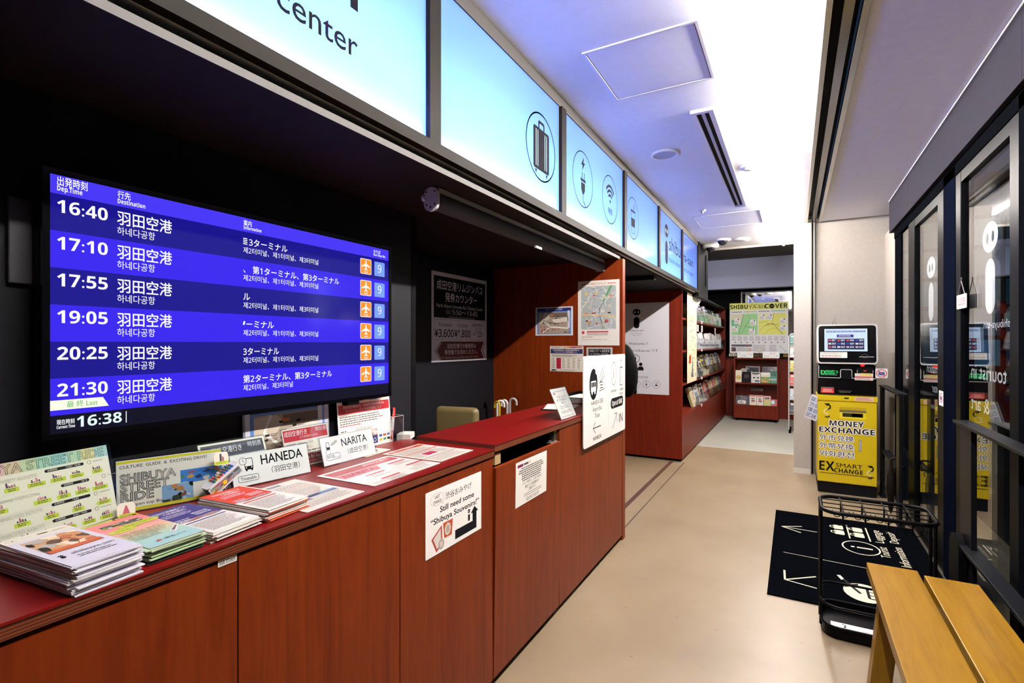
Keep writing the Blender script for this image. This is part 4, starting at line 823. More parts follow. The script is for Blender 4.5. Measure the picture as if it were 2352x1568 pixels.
s.r(60, 35.5, 34, 8.5, INK, 4); s.up(); s.tx('Open at 10AM', 77, 37.8, 4, WHT, 'c', w=27, b=.02); s.tx('IN', 82, 50, 7.5, INK, w=10, b=.0); s.ln([(65, 60), (76, 48.5)], .6, INK); s.ln([(69.5, 48.5), (76, 48.5), (76, 56)], .6, INK)
mb = MB().add(s, FL(-1.052, 2.727, .793))
solo('direction_board', mb, 'big white direction board with black arrows hanging on the counter front', 'sign')
# table notice
s = Sheet(.205, .172, 100, '#f4eee6', .0022, coat=.4); s.r(8, 8, 84, 1.2, '#8a2a3a'); s.r(8, 12, 12, 4, '#8a2a4a'); s.tx('スタッフ離席中、お急ぎの場合は', 14, 22, 6, gy, w=70, b=-.004); s.tx('東急バス下馬営業所まで', 14, 30, 6.4, gy, w=66); s.tx('ご連絡下さい。', 32, 39, 5.6, gy, w=36); s.gk(16, 50, 66, 2, 5, '#8a8580', 1.8, 3, 'c'); s.tx('03-3410-0181', 16, 63, 7, gy, w=64); s.r(8, 78, 84, 1.2, '#8a2a3a')
acrylic_stand('small white stand with a phone number notice on the raised worktop', s, -1.085, 2.50, 0, R(24), z=.988)
# papers and tray
t = thing('clipboard', 'black clipboard with white papers lying behind the notice stand', 'clipboard', (-1.29, 3.05, .988)); FF = FT(-1.17, 2.86, .9885, .25); build('board', MB().box(0, 0, 0, .30, .20, .003, BLK, X=FF), t)
for i in range(4): build('paper', MB().box(.004+.006*i, .01, .0032+i*.0016, .285, .19-.004*i, .0042+i*.0016, M('#dcd6cc', .6), X=FF @ Matrix.Rotation(R(i*3-4), 4, 'Z')), t)
t = thing('paper_tray', 'black paper tray with loose papers next to the divider', 'tray', (-1.25, 3.36, .988)); k = MB(); k.box(-1.38, 3.24, .9885, -1.13, 3.50, .992, BLK); k.box(-1.38, 3.24, .992, -1.376, 3.50, 1.05, BLK); k.box(-1.134, 3.24, .992, -1.13, 3.50, 1.05, BLK); k.box(-1.376, 3.496, .992, -1.134, 3.50, 1.05, BLK); build('tray', k, t)
for i in range(5): build('paper', MB().box(-1.37, 3.235, .9935+i*.009, -1.14, 3.49, .995+i*.009, M(['#dcd6cc', '#cfd2c8', '#e2dcd2', '#b9c2b8', '#e2ddd6'][i], .6)), t)

# ================================================================== POSTERS ON THE DIVIDER AND IN THE RECESS
DY = 3.5405
s = Sheet(.312, .218, 100, '#dcdae2', .001); termmap(s); poster('terminal_map', 'small blue-edged bus terminal map on the wooden divider', s, FB(-1.755, DY, 1.459), 'map')
s = Sheet(.316, .474, 100, '#e6e0d8', .001); s.tx('渋谷エリアマップ', 50, 5, 5, '#b8323a', 'c', w=38, b=.02); s.r(8, 7, 20, 1.4, '#b8323a'); s.r(72, 7, 20, 1.4, '#b8323a'); s.r(8, 13, 84, 100, '#a9b0b2', 3); s.up(); g = random.Random(7)
for i in range(34):
    a = g.uniform(0, 6.28); x, y = g.uniform(12, 88), g.uniform(18, 108); L_ = g.uniform(12, 40); pts = [(x, y)]
    for k in range(4): a += g.uniform(-.5, .5); x = min(max(x+L_/4*math.cos(a), 9), 91); y = min(max(y+L_/4*math.sin(a), 14), 112); pts.append((x, y))
    s.ln(pts, g.choice([.9, 1.4, 2]), '#d8d8d4')
s.up(); s.ln([(8, 78), (40, 80), (92, 84)], 2.4, '#e0c070'); s.p([(78, 13), (84, 13), (70, 40), (62, 52), (60, 48)], '#5f9a66'); s.ln([(62, 52), (54, 62), (52, 78), (62, 112)], 1.6, '#5a5a60'); s.up()
for i in range(26): x, y = 15+g.random()*62, 26+g.random()*76; s.r(x, y, g.uniform(3, 10), g.uniform(2, 6), g.choice(['#d8854a', '#c9bfa8', '#d6cdb8', '#c05048', '#e0c070', '#b9a890']), .4)
s.r(34, 74, 10, 3, '#b8262c'); s.up(); [s.gk(g.uniform(10, 76), g.uniform(18, 106), 10, 1, 2, '#4a5a86', .8, i) for i in range(22)]
s.c(13, 120, 3.6, '#c8323a'); s.r(22, 117, 52, 3, '#b8323a', 1); s.gk(22, 122, 56, 2, 2.8, '#7a5a50', 1.2, 3); s.rr(8, 128, 84, 12, 1, .3, '#b9b4ac'); s.gk(10, 130, 30, 1, 3, '#b86a50', 1.4, 5); s.tx('https://www.tokyubus.co.jp', 10, 135, 2, '#4a4644', w=60, b=0)
poster('area_map', 'tall white area map poster on the wooden divider, half in shade', s, FB(-1.403, DY, 1.384), 'map')
s = Sheet(.272, .192, 100, '#d8cfc2', .001); airport_notice(s, '#232a5e'); s.gk(6, 25, 84, 2, 3, '#6a5a54', 1.3, 4); s.r(5, 33, 90, 30, '#e2dbce'); s.up(); s.r(20, 33, 14, 30, '#b8203e'); s.up()
for j in range(7): s.gk(6, 34.5+j*4.1, 11, 1, 3, '#5a534c', 1.5, j); s.gk(22, 34.5+j*4.1, 10, 1, 3, '#7a1428', 1.5, j); [s.gk(38+i*15, 34.5+j*4.1, 9, 1, 3, '#6a5a4c', 1.5, j+i) for i in range(4)]
s.p([(5, 65), (16, 65), (22, 69), (5, 69)], '#232a5e'); s.gk(30, 66, 50, 1, 3, '#8a8078', 1.2, 3); poster('fare_notice', 'cream timetable notice with a red column on the wooden divider', s, FB(-1.632, DY, 1.187), 'notice')
s = Sheet(.198, .20, 100, '#b9b6b4', .001); s.r(8, 6, 84, 24, '#17171b'); s.up(); s.tx('渋谷エリア → 羽田空港', 12, 9, 9, '#c8c8cc', w=76); s.tx('For HANEDA AIRPORT', 14, 22, 5, '#a8a8ac', w=70); s.gk(8, 36, 84, 12, 5, '#5a5856', 2, 5); poster('fare_notice', 'grey notice with a black Haneda heading behind the direction board', s, FB(-1.336, DY, 1.170), 'notice')
s = Sheet(.70, .622, 100, '#dcdce8', .004, .004); V = s.V; s.r(3.5, 4, 93.5, 41, '#1b1c20'); s.up(); LT = '#e8e8f2'
s.tx('成田空港リムジンバス', 8, 8.5, 8.5, LT, w=84, b=.012); s.tx('発券カウンター', 22, 20, 8.5, LT, w=58, b=.012); s.tx('Narita Airport Limousine Bus Ticketing Counter', 8, 31, 3.6, LT, w=84, b=-.006); s.tx('5:50～13:45', 34, 36, 5.4, LT, w=47, b=0); s.gk(23, 37, 10, 3, 1.6, '#8a8a92', .7, 2); s.gk(28, 43.2, 50, 1, 2, '#8a8a92', 1, 4)
s.L -= 1; s.rr(3.5, 46.5, 93.5, 20, .2, .25, '#6a6a76'); s.r(68, 46.5, .25, 20, '#6a6a76'); dk = '#1c1c22'; s.tx('大人(Adult)', 11, 50, 3.6, dk, w=21); s.tx('小人(Child)', 43, 50, 3.6, dk, w=19); s.tx('¥3,600', 4.5, 57, 7, dk, w=32, b=.012); s.tx('¥1,800', 37.5, 57, 7, dk, w=29.5, b=.012); s.tx('成田空港まで', 71, 49, 3.6, dk, w=24); s.tx('(For Narita)', 76, 53.4, 2.2, dk, w=14, b=0); s.tx('約', 72.5, 59, 3.2, dk); s.tx('120', 78, 57.5, 6, dk, w=12, b=.008); s.tx('分', 91.5, 59, 3.2, dk)
s.p([(17, 68.5), (94, 68.5), (88, 78), (94, 87.3), (17, 87.3), (8, 78)], '#5a1418'); s.ln([(15.5, 68.5), (5.5, 78), (15.5, 87.3)], .9, dk); s.ln([(97.5, 68.5), (91.5, 78), (97.5, 87.3)], .9, dk); s.up(); s.tx('羽田空港行き乗車券は', 25, 71, 4.6, LT, w=53); s.tx('券売機でお求めください。', 21, 77.3, 4.6, LT, w=60); s.tx('For Haneda Airport, buy ticket at the ticket machine.', 17, 83.6, 2.2, LT, w=66, b=-.006)
poster('ticket_counter_sign', 'grey and black ticket counter sign on the dark recess wall', s, FL(-2.1355, 2.725, 1.270), 'sign')
# staff chair
t = thing('staff_chair', 'tan padded office chair behind the raised worktop', 'chair', (-1.86, 2.6, 0)); TAN = M('#75653f', .45)
k = MB().box(-.145, -.035, -.16, .145, .035, .16, TAN, bev=.034, seg=5); k.warp(lambda x, y, z: (x, y-.35*x*x, z)); Q = Matrix.Translation((-1.83, 2.6, .845)) @ Matrix.Rotation(R(10), 4, 'Z'); mb = MB().add(k, Q); mb.sm = [True]*len(mb.sm); build('backrest', mb, t)
build('seat', MB().box(-2.05, 2.66, .46, -1.6, 3.08, .53, TAN, bev=.03, seg=4), t); build('back_stem', MB().tube([(-1.83, 2.64, .75), (-1.83, 2.62, .5), (-1.83, 2.75, .44)], .016, BLK), t); build('column', MB().cyl((-1.83, 2.86, .09), (-1.83, 2.86, .46), .025, DSTEEL), t)
k = MB()
for i in range(5): a = R(72*i+20); k.tube([(-1.83, 2.86, .10), (-1.83+.24*math.cos(a), 2.86+.24*math.sin(a), .06)], .018, BLK); k.cyl((-1.83+.24*math.cos(a)-.012, 2.86+.24*math.sin(a), .025), (-1.83+.24*math.cos(a)+.012, 2.86+.24*math.sin(a), .025), .025, BLK)
build('star_base', k, t)
# umbrellas standing behind the raised worktop
def umbrella(lab, x, y, h, hm, a, lean=0):
    t = thing('umbrella', lab, 'umbrella', (x, y, 0), 'umbrellas behind the raised worktop'); ux, uy = math.cos(a), math.sin(a); r_ = .028
    hook = [(x, y, h-.16), (x, y, h-r_)]+[(x+ux*(r_-r_*math.cos(R(q))), y+uy*(r_-r_*math.cos(R(q))), h-r_+r_*math.sin(R(q))) for q in range(15, 181, 15)]+[(x+ux*2*r_, y+uy*2*r_, h-r_-.02)]
    build('handle', MB().tube(hook, .0085, hm, 10), t); build('shaft', MB().cyl((x, y, .02), (x, y, h-.15), .004, STEEL, 8), t)
    build('folded_canopy', MB().lathe([(.003, .0), (.016, .05), (.027, .35), (.032, .52), (.012, .58), (.006, .59)], M('#c9c9cc', .35), (x, y, 0.01), 12), t)
umbrella('umbrella with a black crook handle, leftmost behind the worktop', -2.02, 3.25, .950, BLK, 2.4); umbrella('umbrella with a white crook handle next to the black one', -1.965, 3.31, .965, WHT, .2); umbrella('umbrella with a white crook handle behind the yellow-banded one', -1.905, 3.36, .965, WHT, 3.0)
umbrella('umbrella with a black and yellow banded handle between the white ones', -1.915, 3.26, .962, M('#c8a018', .4), 2.8); umbrella('umbrella with a pale grey crook handle, rightmost behind the worktop', -1.865, 3.33, .985, M('#b9b9bb', .35), .0)
k = MB(); k.box(-2.08, 3.16, 0, -1.78, 3.42, .012, BLK)
for a in ((-2.08, 3.16, -2.074, 3.42), (-1.786, 3.16, -1.78, 3.42), (-2.08, 3.16, -1.78, 3.166), (-2.08, 3.414, -1.78, 3.42)): k.box(a[0], a[1], .012, a[2], a[3], .42, M('#3a3b40', .5))
solo('umbrella_bin', k, 'grey bin holding umbrellas behind the raised worktop', 'bin')
# backpack hanging behind the divider
t = thing('backpack', 'black backpack hanging on the far side of the wooden divider', 'backpack', (-1.06, 3.70, 1.0)); BK = M('#060607', .75)
b = bmesh.new(); bmesh.ops.create_uvsphere(b, u_segments=28, v_segments=20, radius=1)
for q in b.verts:
    x, y, z = q.co; sg = lambda v, p: math.copysign(abs(v)**p, v); w = .105*(1-.28*max(z, 0)-.05*z); q.co = (-1.108+w*sg(x, .72), 3.70+.085*sg(y, .7)*(1-.25*max(z, 0)), 1.195+.20*sg(z, .8))
build('body', MB().bm(b, BK, True), t); build('front_pocket', MB().box(-1.17, 3.77, 1.02, -1.03, 3.80, 1.2, BK, bev=.012, seg=4), t); build('top_loop', MB().tube([(-1.12, 3.68, 1.38), (-1.12, 3.65, 1.46), (-1.12, 3.61, 1.47), (-1.12, 3.60, 1.46)], .008, BK), t)
Sheet.EPS = .00022
# ================================================================== MONEY EXCHANGE MACHINE
kx = .195; YEL = M('#cfb408', .4)
t = thing('exchange_machine', 'tall yellow and black currency exchange machine against the white wall', 'exchange machine', (kx+.232, 5.85, 0))
def at_(mb, s, y, z, dx=0): return mb.add(s, FB(kx+dx, y, z))
build('plinth', MB().box(kx+.006, 5.60, 0, kx+.458, 6.10, .105, M('#141416', .5), bev=.006), t, 'black plinth')
build('cabinet', MB().box(kx+.002, 5.585, .105, kx+.462, 6.10, .905, YEL, bev=.006), t, 'yellow cabinet body')
s = Sheet(.452, .745, 452, YEL, .012, .01, .38); V = s.V
s.r(170, 45, 205, 26, '#b39a10'); s.r(170, 71, 205, 22, '#6d5f4c'); s.r(174, 90, 200, 58, '#e4cf1c', 3); s.up(); s.r(194, 98, 156, 36, '#2c2a24'); s.r(266, 100, 80, 30, '#0d0d0e'); s.up(); wh = '#e9e6dc'
def outl(q, x, y, sz, w, b=.02): [s.tx(q, x+6.5*math.cos(R(k*45)), y+6.5*math.sin(R(k*45)), sz, wh, w=w-3, b=b, dl=1+.15*k) for k in range(8)]; s.tx(q, x, y, sz, '#17171a', w=w-3, b=b, dl=3)
outl('MONEY', 92, 176, 46, 268); outl('EXCHANGE', 10, 240, 46, 432)
for i, q in enumerate(('外币兑换', '外幣兌換', '외화환전')): outl(q, 12, 312+i*74, 50, 272, 0)
s.L += 4; s.r(318, 336, 22, 108, '#8d8b84', 5); s.up(); s.r(321, 345, 16, 92, '#a8a69c', 5); s.up()
s.tx('EX', 10, 560, 84, '#1a1a1c', w=122, b=.06); s.tx('SMART', 142, 566, 38, '#1a1a1c', w=204, b=.0); s.tx('CHANGE', 128, 616, 36, '#1a1a1c', w=222, b=.03); s.r(14, 664, 420, 5, '#1a1a1c')
def swirl(x, y, k):
    s.ln([(x+a*k, y+b*k) for a, b in arc(0, 0, 26, -60, 80, 14)], 12*k, '#1a1a1c'); s.p([(x-24*k, y-30*k), (x+22*k, y-34*k), (x+8*k, y-6*k)], '#1a1a1c'); s.ln([(x+a*k, y+b*k+44*k) for a, b in arc(0, 0, 22, 60, 330, 16)], 11*k, '#e6dca0'); s.ln([(x+a*k, y+74*k+b*k) for a, b in arc(0, 0, 22, 20, 130, 8)], 10*k, '#1a1a1c')
swirl(72, 50, 1.0); swirl(402, 592, .9)
fd = build('front_door', at_(MB(), s, 5.588, .112, .005), t, 'yellow front door with black lettering')
k = MB(); k.box(kx, 5.575, .868, kx+.464, 5.80, .915, YEL, bev=.004); build('cap', k, t)
s = Sheet(.464, .047, 464, YEL, .0005); s.r(212, 14, 36, 14, '#26241c', 2); s.r(294, 6, 140, 34, '#dcb0a0', 2); s.up(); s.gk(302, 12, 124, 3, 9, '#a85a50', 4, 2); build('cap_label', at_(MB(), s, 5.5748, .868), t)
k = MB(); k.box(kx+.004, 5.60, .915, kx+.460, 6.06, 1.20, BLKG, bev=.01); build('console', k, t, 'glossy black console')
s = Sheet(.456, .125, 456, BLKG, .006, .012); s.V; s.ln([(8, 4), (8, 116), (174, 116), (180, 112), (180, 44), (186, 38), (262, 38), (268, 44), (268, 116), (446, 116), (450, 112), (450, 4)], 6, '#c8c6c2'); gr = M('#35e07a', .4, 0, 1.2); s.up()
s.tx('EX', 24, 50, 34, gr, w=44, b=.04); s.tx('SMART', 68, 48, 15, gr, w=66, b=.02); s.tx('CHANGE', 64, 68, 14, gr, w=72, b=.02); s.ln([(148+a, 62+b) for a, b in arc(0, 0, 10, -140, 120, 10)], 4, gr); s.r(24, 88, 130, 3, gr)
s.r(290, 70, 138, 62, '#d6d0c8'); s.up(); s.r(290, 98, 138, 10, '#b8262c'); s.r(332, 64, 84, 26, '#d8c060', 3); s.gk(296, 112, 120, 2, 9, '#8a5a54', 4, 4); s.r(304, 16, 124, 52, '#101012', 3); s.up(); s.r(306, 40, 6, 28, '#8a8884'); s.r(424, 40, 6, 28, '#8a8884'); s.r(356, 44, 22, 4, M('#ff2a20', .4, 0, 3.0)); s.r(186, 44, 76, 80, '#0b0b0d')
build('note_panel', at_(MB(), s, 5.594, 1.07, .004), t, 'black panel with green lettering and white outline')
s = Sheet(.104, .055, 104, '#c8322c', .003, .003); s.r(0, 0, 104, 9, '#55504e'); s.gk(10, 18, 84, 3, 11, '#f0c8c0', 5, 4, 'c'); build('red_notice', at_(MB(), s, 5.60, .935, .03), t, 'small red notice')
k = MB(); k.box(kx+.175, 5.592, .945, kx+.26, 5.600, .951, STEEL); k.box(kx+.165, 5.590, .956, kx+.275, 5.60, .963, M('#3a3a3c', .3)); build('coin_slot', k, t)
HX = Matrix.Translation((kx, 5.565, 1.212)) @ Matrix.Rotation(R(-6), 4, 'X'); k = MB()
P2 = frame((0, 0, 0), (1, 0, 0), (0, 0, 1)); k.prism(rrect(0, 0, .464, .362, .03, 6), -.22, -.012, M('#bdbbb8', .35, .3), HX @ P2); head = build('screen_housing', k, t, 'silver screen housing')
k = MB(); A_ = rrect(-.002, -.002, .466, .364, .032, 6); B_ = rrect(.010, .010, .454, .352, .024, 6); n = len(A_); vs = [(x, y, -.012) for x, y in A_]+[(x, y, .006) for x, y in A_]+[(x, y, .006) for x, y in B_]+[(x, y, -.002) for x, y in B_]
k.geo(vs, [(i+o*n, (i+1) % n+o*n, (i+1) % n+(o+1)*n, i+(o+1)*n) for i in range(n) for o in range(3)], M('#d9d7d4', .25, .5), X=HX @ P2); build('silver_rim', k, head)
s = Sheet(.446, .344, 446, BLKG, .004, .024); s.r(48, 30, 332, 208, M('#cfe2fc', .12, 0, 1.1)); s.up()
s.r(64, 48, 300, 14, M('#3a4ab0', .2, 0, .8)); s.r(146, 84, 130, 26, M('#2a2f9a', .2, 0, .8), 5); s.r(74, 122, 282, 100, M('#20205a', .2, 0, .7)); s.up(); g = random.Random(2); s.gk(70, 51, 290, 1, 8, M('#c8d8f8', .2, 0, .9), 7, 3, fill=.99); s.gk(156, 90, 108, 2, 9, M('#e8ecff', .2, 0, .9), 4, 2, 'c')
for j in range(3):
    for i in range(4): x, y = 80+i*70, 130+j*31; s.r(x, y, 22, 15, M(g.choice(['#d84a50', '#e8e8f0', '#3a4ab8', '#d8b8c8']), .2, 0, .9)); s.gk(x+28, y, 34, 2, 9, M('#e8ecff', .2, 0, .9), 5, i+j)
s.r(12, 246, 214, 54, '#ddd8ce', 2); s.up(); s.gk(22, 252, 190, 2, 9, '#8a8480', 4, 5); s.gk(22, 276, 190, 1, 9, '#a8685a', 8, 6); s.gk(22, 290, 190, 1, 9, '#8a8480', 4, 7); s.r(318, 286, 110, 4, '#c8c6c2'); s.ring(360, 282, 28, 8, '#2e2c2e', 22)
mb = MB().add(s, HX @ frame((.009, .001, .009), (1, 0, 0), (0, 0, 1))); build('touch_screen', mb, head, 'lit touch screen in a black face')
s = Sheet(.09, .085, 100, '#dedad6', .002, .008); s.r(24, 34, 52, 34, '#3a5a9a', 4); s.up(); s.ring(50, 48, 44, 7, '#b8323a', 40); s.up(); s.ln([(22, 20), (78, 76)], 7, '#b8323a'); build('no_photo_plate', MB().add(s, FB(kx+.448, 5.585, 1.088)), t, 'white no-photography plate')
build('warning_light', MB().cyl((kx+.352, 5.60, 1.203), (kx+.352, 5.585, 1.203), .016, M('#e01a14', .4, 0, 2.2)), t, 'red lit lens')
k = MB(); k.tube([(kx+.12, 5.66, 1.572), (kx+.15, 5.66, 1.645), (kx+.152, 5.66, 1.572)], .002, DSTEEL, 6); build('wire_stand', k, t)
s = Sheet(.115, .235, 100, '#cfc8c4', .002, .004); g = random.Random(9)
for j in range(4):
    for i in range(2): s.photo(8+i*44, 18+j*45, 38, 36, ['#7a8aa0', '#4a3a34', '#c8a888', '#d8d4d0', '#5a6a8a'], 7, i+j*5, '#8a94a8'); s.L -= 2
tag(build('photo_card', MB().add(s, frame((.088, 5.66, .690), (.86, -.42, -.28), (.22, -.05, .97)))), 'tilted card of small photos hanging at the left side of the exchange machine', 'card')

# ================================================================== BY THE DOORS
RAIL = M('#121316', .4, .2)
t = thing('handrail', 'dark flat-bar handrail between the exchange machine and the glass door', 'handrail', (.73, 5.3, 0))
build('post', MB().box(.70, 4.80, 0, .722, 4.925, 1.0, RAIL, bev=.002), t); build('post', MB().box(.70, 5.66, 0, .722, 5.78, 1.0, RAIL, bev=.002), t)
build('top_bar', MB().box(.692, 4.80, 1.0, .757, 5.78, 1.014, RAIL, bev=.002), t); build('middle_bar', MB().box(.692, 4.925, .42, .757, 5.66, .434, RAIL, bev=.002), t)
k = MB(); k.box(.69, 4.79, 0, .735, 4.935, .012, DSTEEL); k.box(.69, 5.65, 0, .735, 5.79, .012, DSTEEL); build('floor_plate', k, t)
t = thing('handrail', 'dark flat-bar handrail in front of the nearer glass door at the right edge', 'handrail', (.73, 2.8, 0))
build('post', MB().box(.735, 3.16, 0, .757, 3.34, 1.0, RAIL, bev=.002), t); build('post', MB().box(.735, 1.55, 0, .757, 1.70, 1.0, RAIL, bev=.002), t)
build('top_bar', MB().box(.705, 1.55, 1.0, .772, 3.34, 1.014, RAIL, bev=.002), t); build('middle_bar', MB().box(.705, 1.70, .405, .772, 3.30, .42, RAIL, bev=.002), t)
k = MB().prism(arc(0, 0, .085, 0, 180, 16)+[(-.085, -.36), (.085, -.36)], 0, .03, BLK, frame((.728, 3.285, .37), (0, 1, 0), (0, 0, 1)) @ Matrix.Translation((0, 0, -.03))); build('rubber_end', k, t, 'black round-topped rubber end')
t = thing('umbrella', 'folded dark umbrella hooked on the handrail beside the exchange machine', 'umbrella', (.69, 5.05, .05)); x, y = .683, 5.05
build('handle', MB().tube([(x, y, .37), (x, y, .45)]+[(x+.03-.03*math.cos(R(q)), y, .45+.03*math.sin(R(q))) for q in range(15, 181, 15)], .008, M('#2a1c14', .4), 10), t)
build('folded_canopy', MB().lathe([(.003, 0), (.016, .04), (.03, .2), (.026, .3), (.01, .36)], M('#17120f', .6), (x, y, .03), 12), t)

# entrance mat, read by people coming in through the doors
s = Sheet(1.62, .915, 162, BLACKF, .008); IV = M('#d3cab0', .9); s.EPS = .0006
LNW = .8
def arrow(x, y, dx, dy, l, hd):
    a = Vector((dx, dy)).normalized(); p = Vector((x, y)); q = p+a*l; s.ln([p, q], LNW, IV)
    for sg in (-1, 1): r_ = Matrix.Rotation(R(150)*sg, 2) @ a; s.ln([q, q+r_*hd], LNW*1.2, IV)
def mp(X, Y): return ((Y-3.17)*100, (X+.13)*100)
x, y = mp(.15, 4.365); arrow(x, y, 0.05, -1, 23, 15)
x, y = mp(.115, 3.36); s.ln([mp(.115, 3.365), mp(-.045, 3.40)], .9, IV); s.ln([mp(-.045, 3.40), mp(-.05, 3.54)], 1.1, IV); s.ln([mp(-.045, 3.40), mp(.115, 3.53)], 1.1, IV)
s.ln([mp(-.06, 3.842), mp(.62, 3.80)], .45, IV)
cx, cy = mp(.40, 4.175); s.ring(cx, cy, 13, .9, IV, 11); s.tx('i', cx, cy-6.5, 13, IV, 'c', b=.01)
s.tx('Tourist', *mp(.500, 4.06), 5.2, IV, w=20, b=-.002); s.tx('Information', *mp(.588, 3.95), 5.2, IV, w=35, b=-.002)
s.tx('Luggage', *mp(.500, 4.345), 5.2, IV, w=27, b=-.002); s.tx('Deposit', *mp(.588, 4.38), 5.2, IV, w=24, b=-.002)
for X in (.295, .415):
    for Y in (4.44, 4.56): x, y = mp(X, Y); s.r(x-4.5, y-3.2, 9.5, 6.2, IV, 1.2); s.rr(x-2, y-5.6, 4.6, 3, 1, .7, IV)
    x, y = mp(X+.052, 4.40); s.r(x-6, y, 30, .9, IV)
x, y = mp(.345, 3.43); s.c(x, y, 12, IV, 10); s.up(); s.r(x-7, y+1, 14, 8, '#14151a', 1.5); s.up(); [s.r(x-6+i*4.2, y+2.4, 3.2, 3, IV) for i in range(3)]; s.up(); s.p([(x+3, y-9), (x+6, y-10), (x+11, y-2), (x+9, y-2)], '#14151a'); s.ln([(x-2, y-2), (x+14, y-9)], 1.6, '#14151a'); s.L -= 2
s.ln([(x+13, y-9), (x+19, y-11)], 2, IV)
solo('entrance_mat', MB().add(s, frame((.785, 3.165, .0005), (0, 1, 0), (-1, 0, 0))), 'black entrance mat with cream arrows and luggage pictograms', 'mat')

# umbrella rack
t = thing('umbrella_rack', 'black wire umbrella rack with hooks standing by the bench', 'umbrella rack', (.34, 2.98, 0)); x0, x1, y0, y1 = .118, .560, 2.832, 3.128; BKM = M('#0d0d0f', .32, .3)
def rim(z, r_=.07): return [(a, b, z) for a, b in rrect(x0, y0, x1, y1, r_, 6)]
build('top_ring', MB().tube(rim(.600), .0095, BKM, 10, True), t); k = MB()
for z in (.060, .155): k.tube(rim(z), .006, BKM, 8, True)
build('lower_ring', k, t)
k = MB(); A_ = rrect(x0+.004, y0+.004, x1-.004, y1-.004, .066, 6); k.prism(A_, .012, .018, BKM)
n = len(A_); vs = [(a, b, .018) for a, b in A_]+[(a, b, .060) for a, b in A_]; k.geo(vs, [(i, (i+1) % n, n+(i+1) % n, n+i) for i in range(n)], BKM); build('drip_tray', k, t)
for q in ((x0, y0+.10), (x0, y1-.10), (x1, y0+.10), (x1, y1-.10)): build('upright', MB().tube([(q[0], q[1], .018), (q[0], q[1], .60)], .0075, BKM, 8), t)
k = MB()
for f in (.25, .5, .75): k.cyl((x0, y0+(y1-y0)*f, .603), (x1, y0+(y1-y0)*f, .603), .0028, BKM, 8)
build('long_wire', k, t)
for i in range(4):
    xx = x0+(x1-x0)*(i+1)/5; k = MB(); k.cyl((xx, y0, .601), (xx, y1, .601), .0035, BKM, 8)
    hk = []
    for yy in (y0+.06, y1-.10):
        h_ = MB(); hk.append(h_); h_.tube([(xx, yy, .60), (xx, yy, .545)], .004, BKM, 6); [h_.tube([(xx+sg*.002, yy, .55)]+[(xx+sg*(.016-.016*math.cos(R(q))), yy, .545-.018*math.sin(R(q))) for q in range(20, 181, 20)]+[(xx+sg*.036, yy, .560)], .0022, BKM, 6) for sg in (-1, 1)]
    hb = build('hook_bar', k, t)
    for h_ in hk: build('hook', h_, hb)
k = MB()
for q in ((x0+.06, y0+.03), (x1-.06, y0+.03), (x0+.06, y1-.03), (x1-.06, y1-.03)): k.cyl((q[0], q[1], 0), (q[0], q[1], .013), .012, BLK, 10)
build('foot', k, t)
s = Sheet(.24, .11, 100, '#ddd8d6', .001); s.tx("DON'T FORGET", 50, 18, 5, '#2b2a2e', 'c', w=40, rot=0); s.tx('忘れ物', 34, 27, 4, '#8a8684'); s.gk(24, 34, 8, 2, 3, '#c8504a', 1.5, 2); s.c(76, 30, 2.6, INK); s.ln([(76, 33), (74, 38), (80, 42)], 2.4, INK); s.gk(30, 6, 50, 1, 4, '#c89a90', 2, 3)
tag(build('paper_sheet', MB().add(s, frame((.40, 2.925, .0185), (-1, 0, 0), (0, -1, 0)) @ Matrix.Translation((0, -.055, 0)))), 'white paper sheet lying in the tray of the umbrella rack', 'paper')
# oak bench
t = thing('bench', 'oak bench of two wide boards in the right foreground', 'bench', (.44, 1.8, 0))
build('seat_board', MB().box(.268, .9, .437, .438, 2.592, .480, OAK, bev=.003), t); build('seat_board', MB().box(.452, .9, .437, .618, 2.556, .480, OAK, bev=.003), t)
def leg(x, y, sg): return MB().geo([(x+a, y+b, 0) for a, b in ((-.035, -.035), (.035, -.035), (.035, .035), (-.035, .035))]+[(x+sg*.045+a, y+b, .437) for a, b in ((-.035, -.035), (.035, -.035), (.035, .035), (-.035, .035))], [(3, 2, 1, 0), (4, 5, 6, 7), (0, 1, 5, 4), (1, 2, 6, 5), (2, 3, 7, 6), (3, 0, 4, 7)], OAKV)
OAKV = wood('oak_upright', (30, 30, 2.2), [(.28, '#70500b'), (.5, '#845f10'), (.75, '#906a19')], .35, .05)
for y in (2.50, 1.05):
    for x, sg in ((.297, 1), (.59, -1)): build('leg', leg(x, y, sg), t)
build('cross_rail', MB().box(.345, 2.48, .39, .55, 2.52, .437, OAK), t); build('cross_rail', MB().box(.345, 1.03, .39, .55, 1.07, .437, OAK), t)

# ================================================================== FAR SIDE: WELCOME CABINET, LEAFLET SHELVES, RACKS
t = thing('display_cabinet', 'red-brown shelf cabinet with a welcome poster on its end panel', 'cabinet', (-1.5, 8.4, 0))
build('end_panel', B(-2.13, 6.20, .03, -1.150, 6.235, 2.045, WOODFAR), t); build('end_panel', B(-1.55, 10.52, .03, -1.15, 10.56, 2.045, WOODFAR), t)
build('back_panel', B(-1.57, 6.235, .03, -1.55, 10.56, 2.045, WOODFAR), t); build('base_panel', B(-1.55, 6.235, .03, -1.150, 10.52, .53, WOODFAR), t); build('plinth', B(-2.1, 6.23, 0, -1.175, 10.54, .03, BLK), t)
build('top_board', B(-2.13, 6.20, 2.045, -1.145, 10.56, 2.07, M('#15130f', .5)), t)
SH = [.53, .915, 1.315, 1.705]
for z in SH[1:]: build('shelf', B(-1.55, 6.235, z-.022, -1.150, 10.52, z, WOODFAR), t)
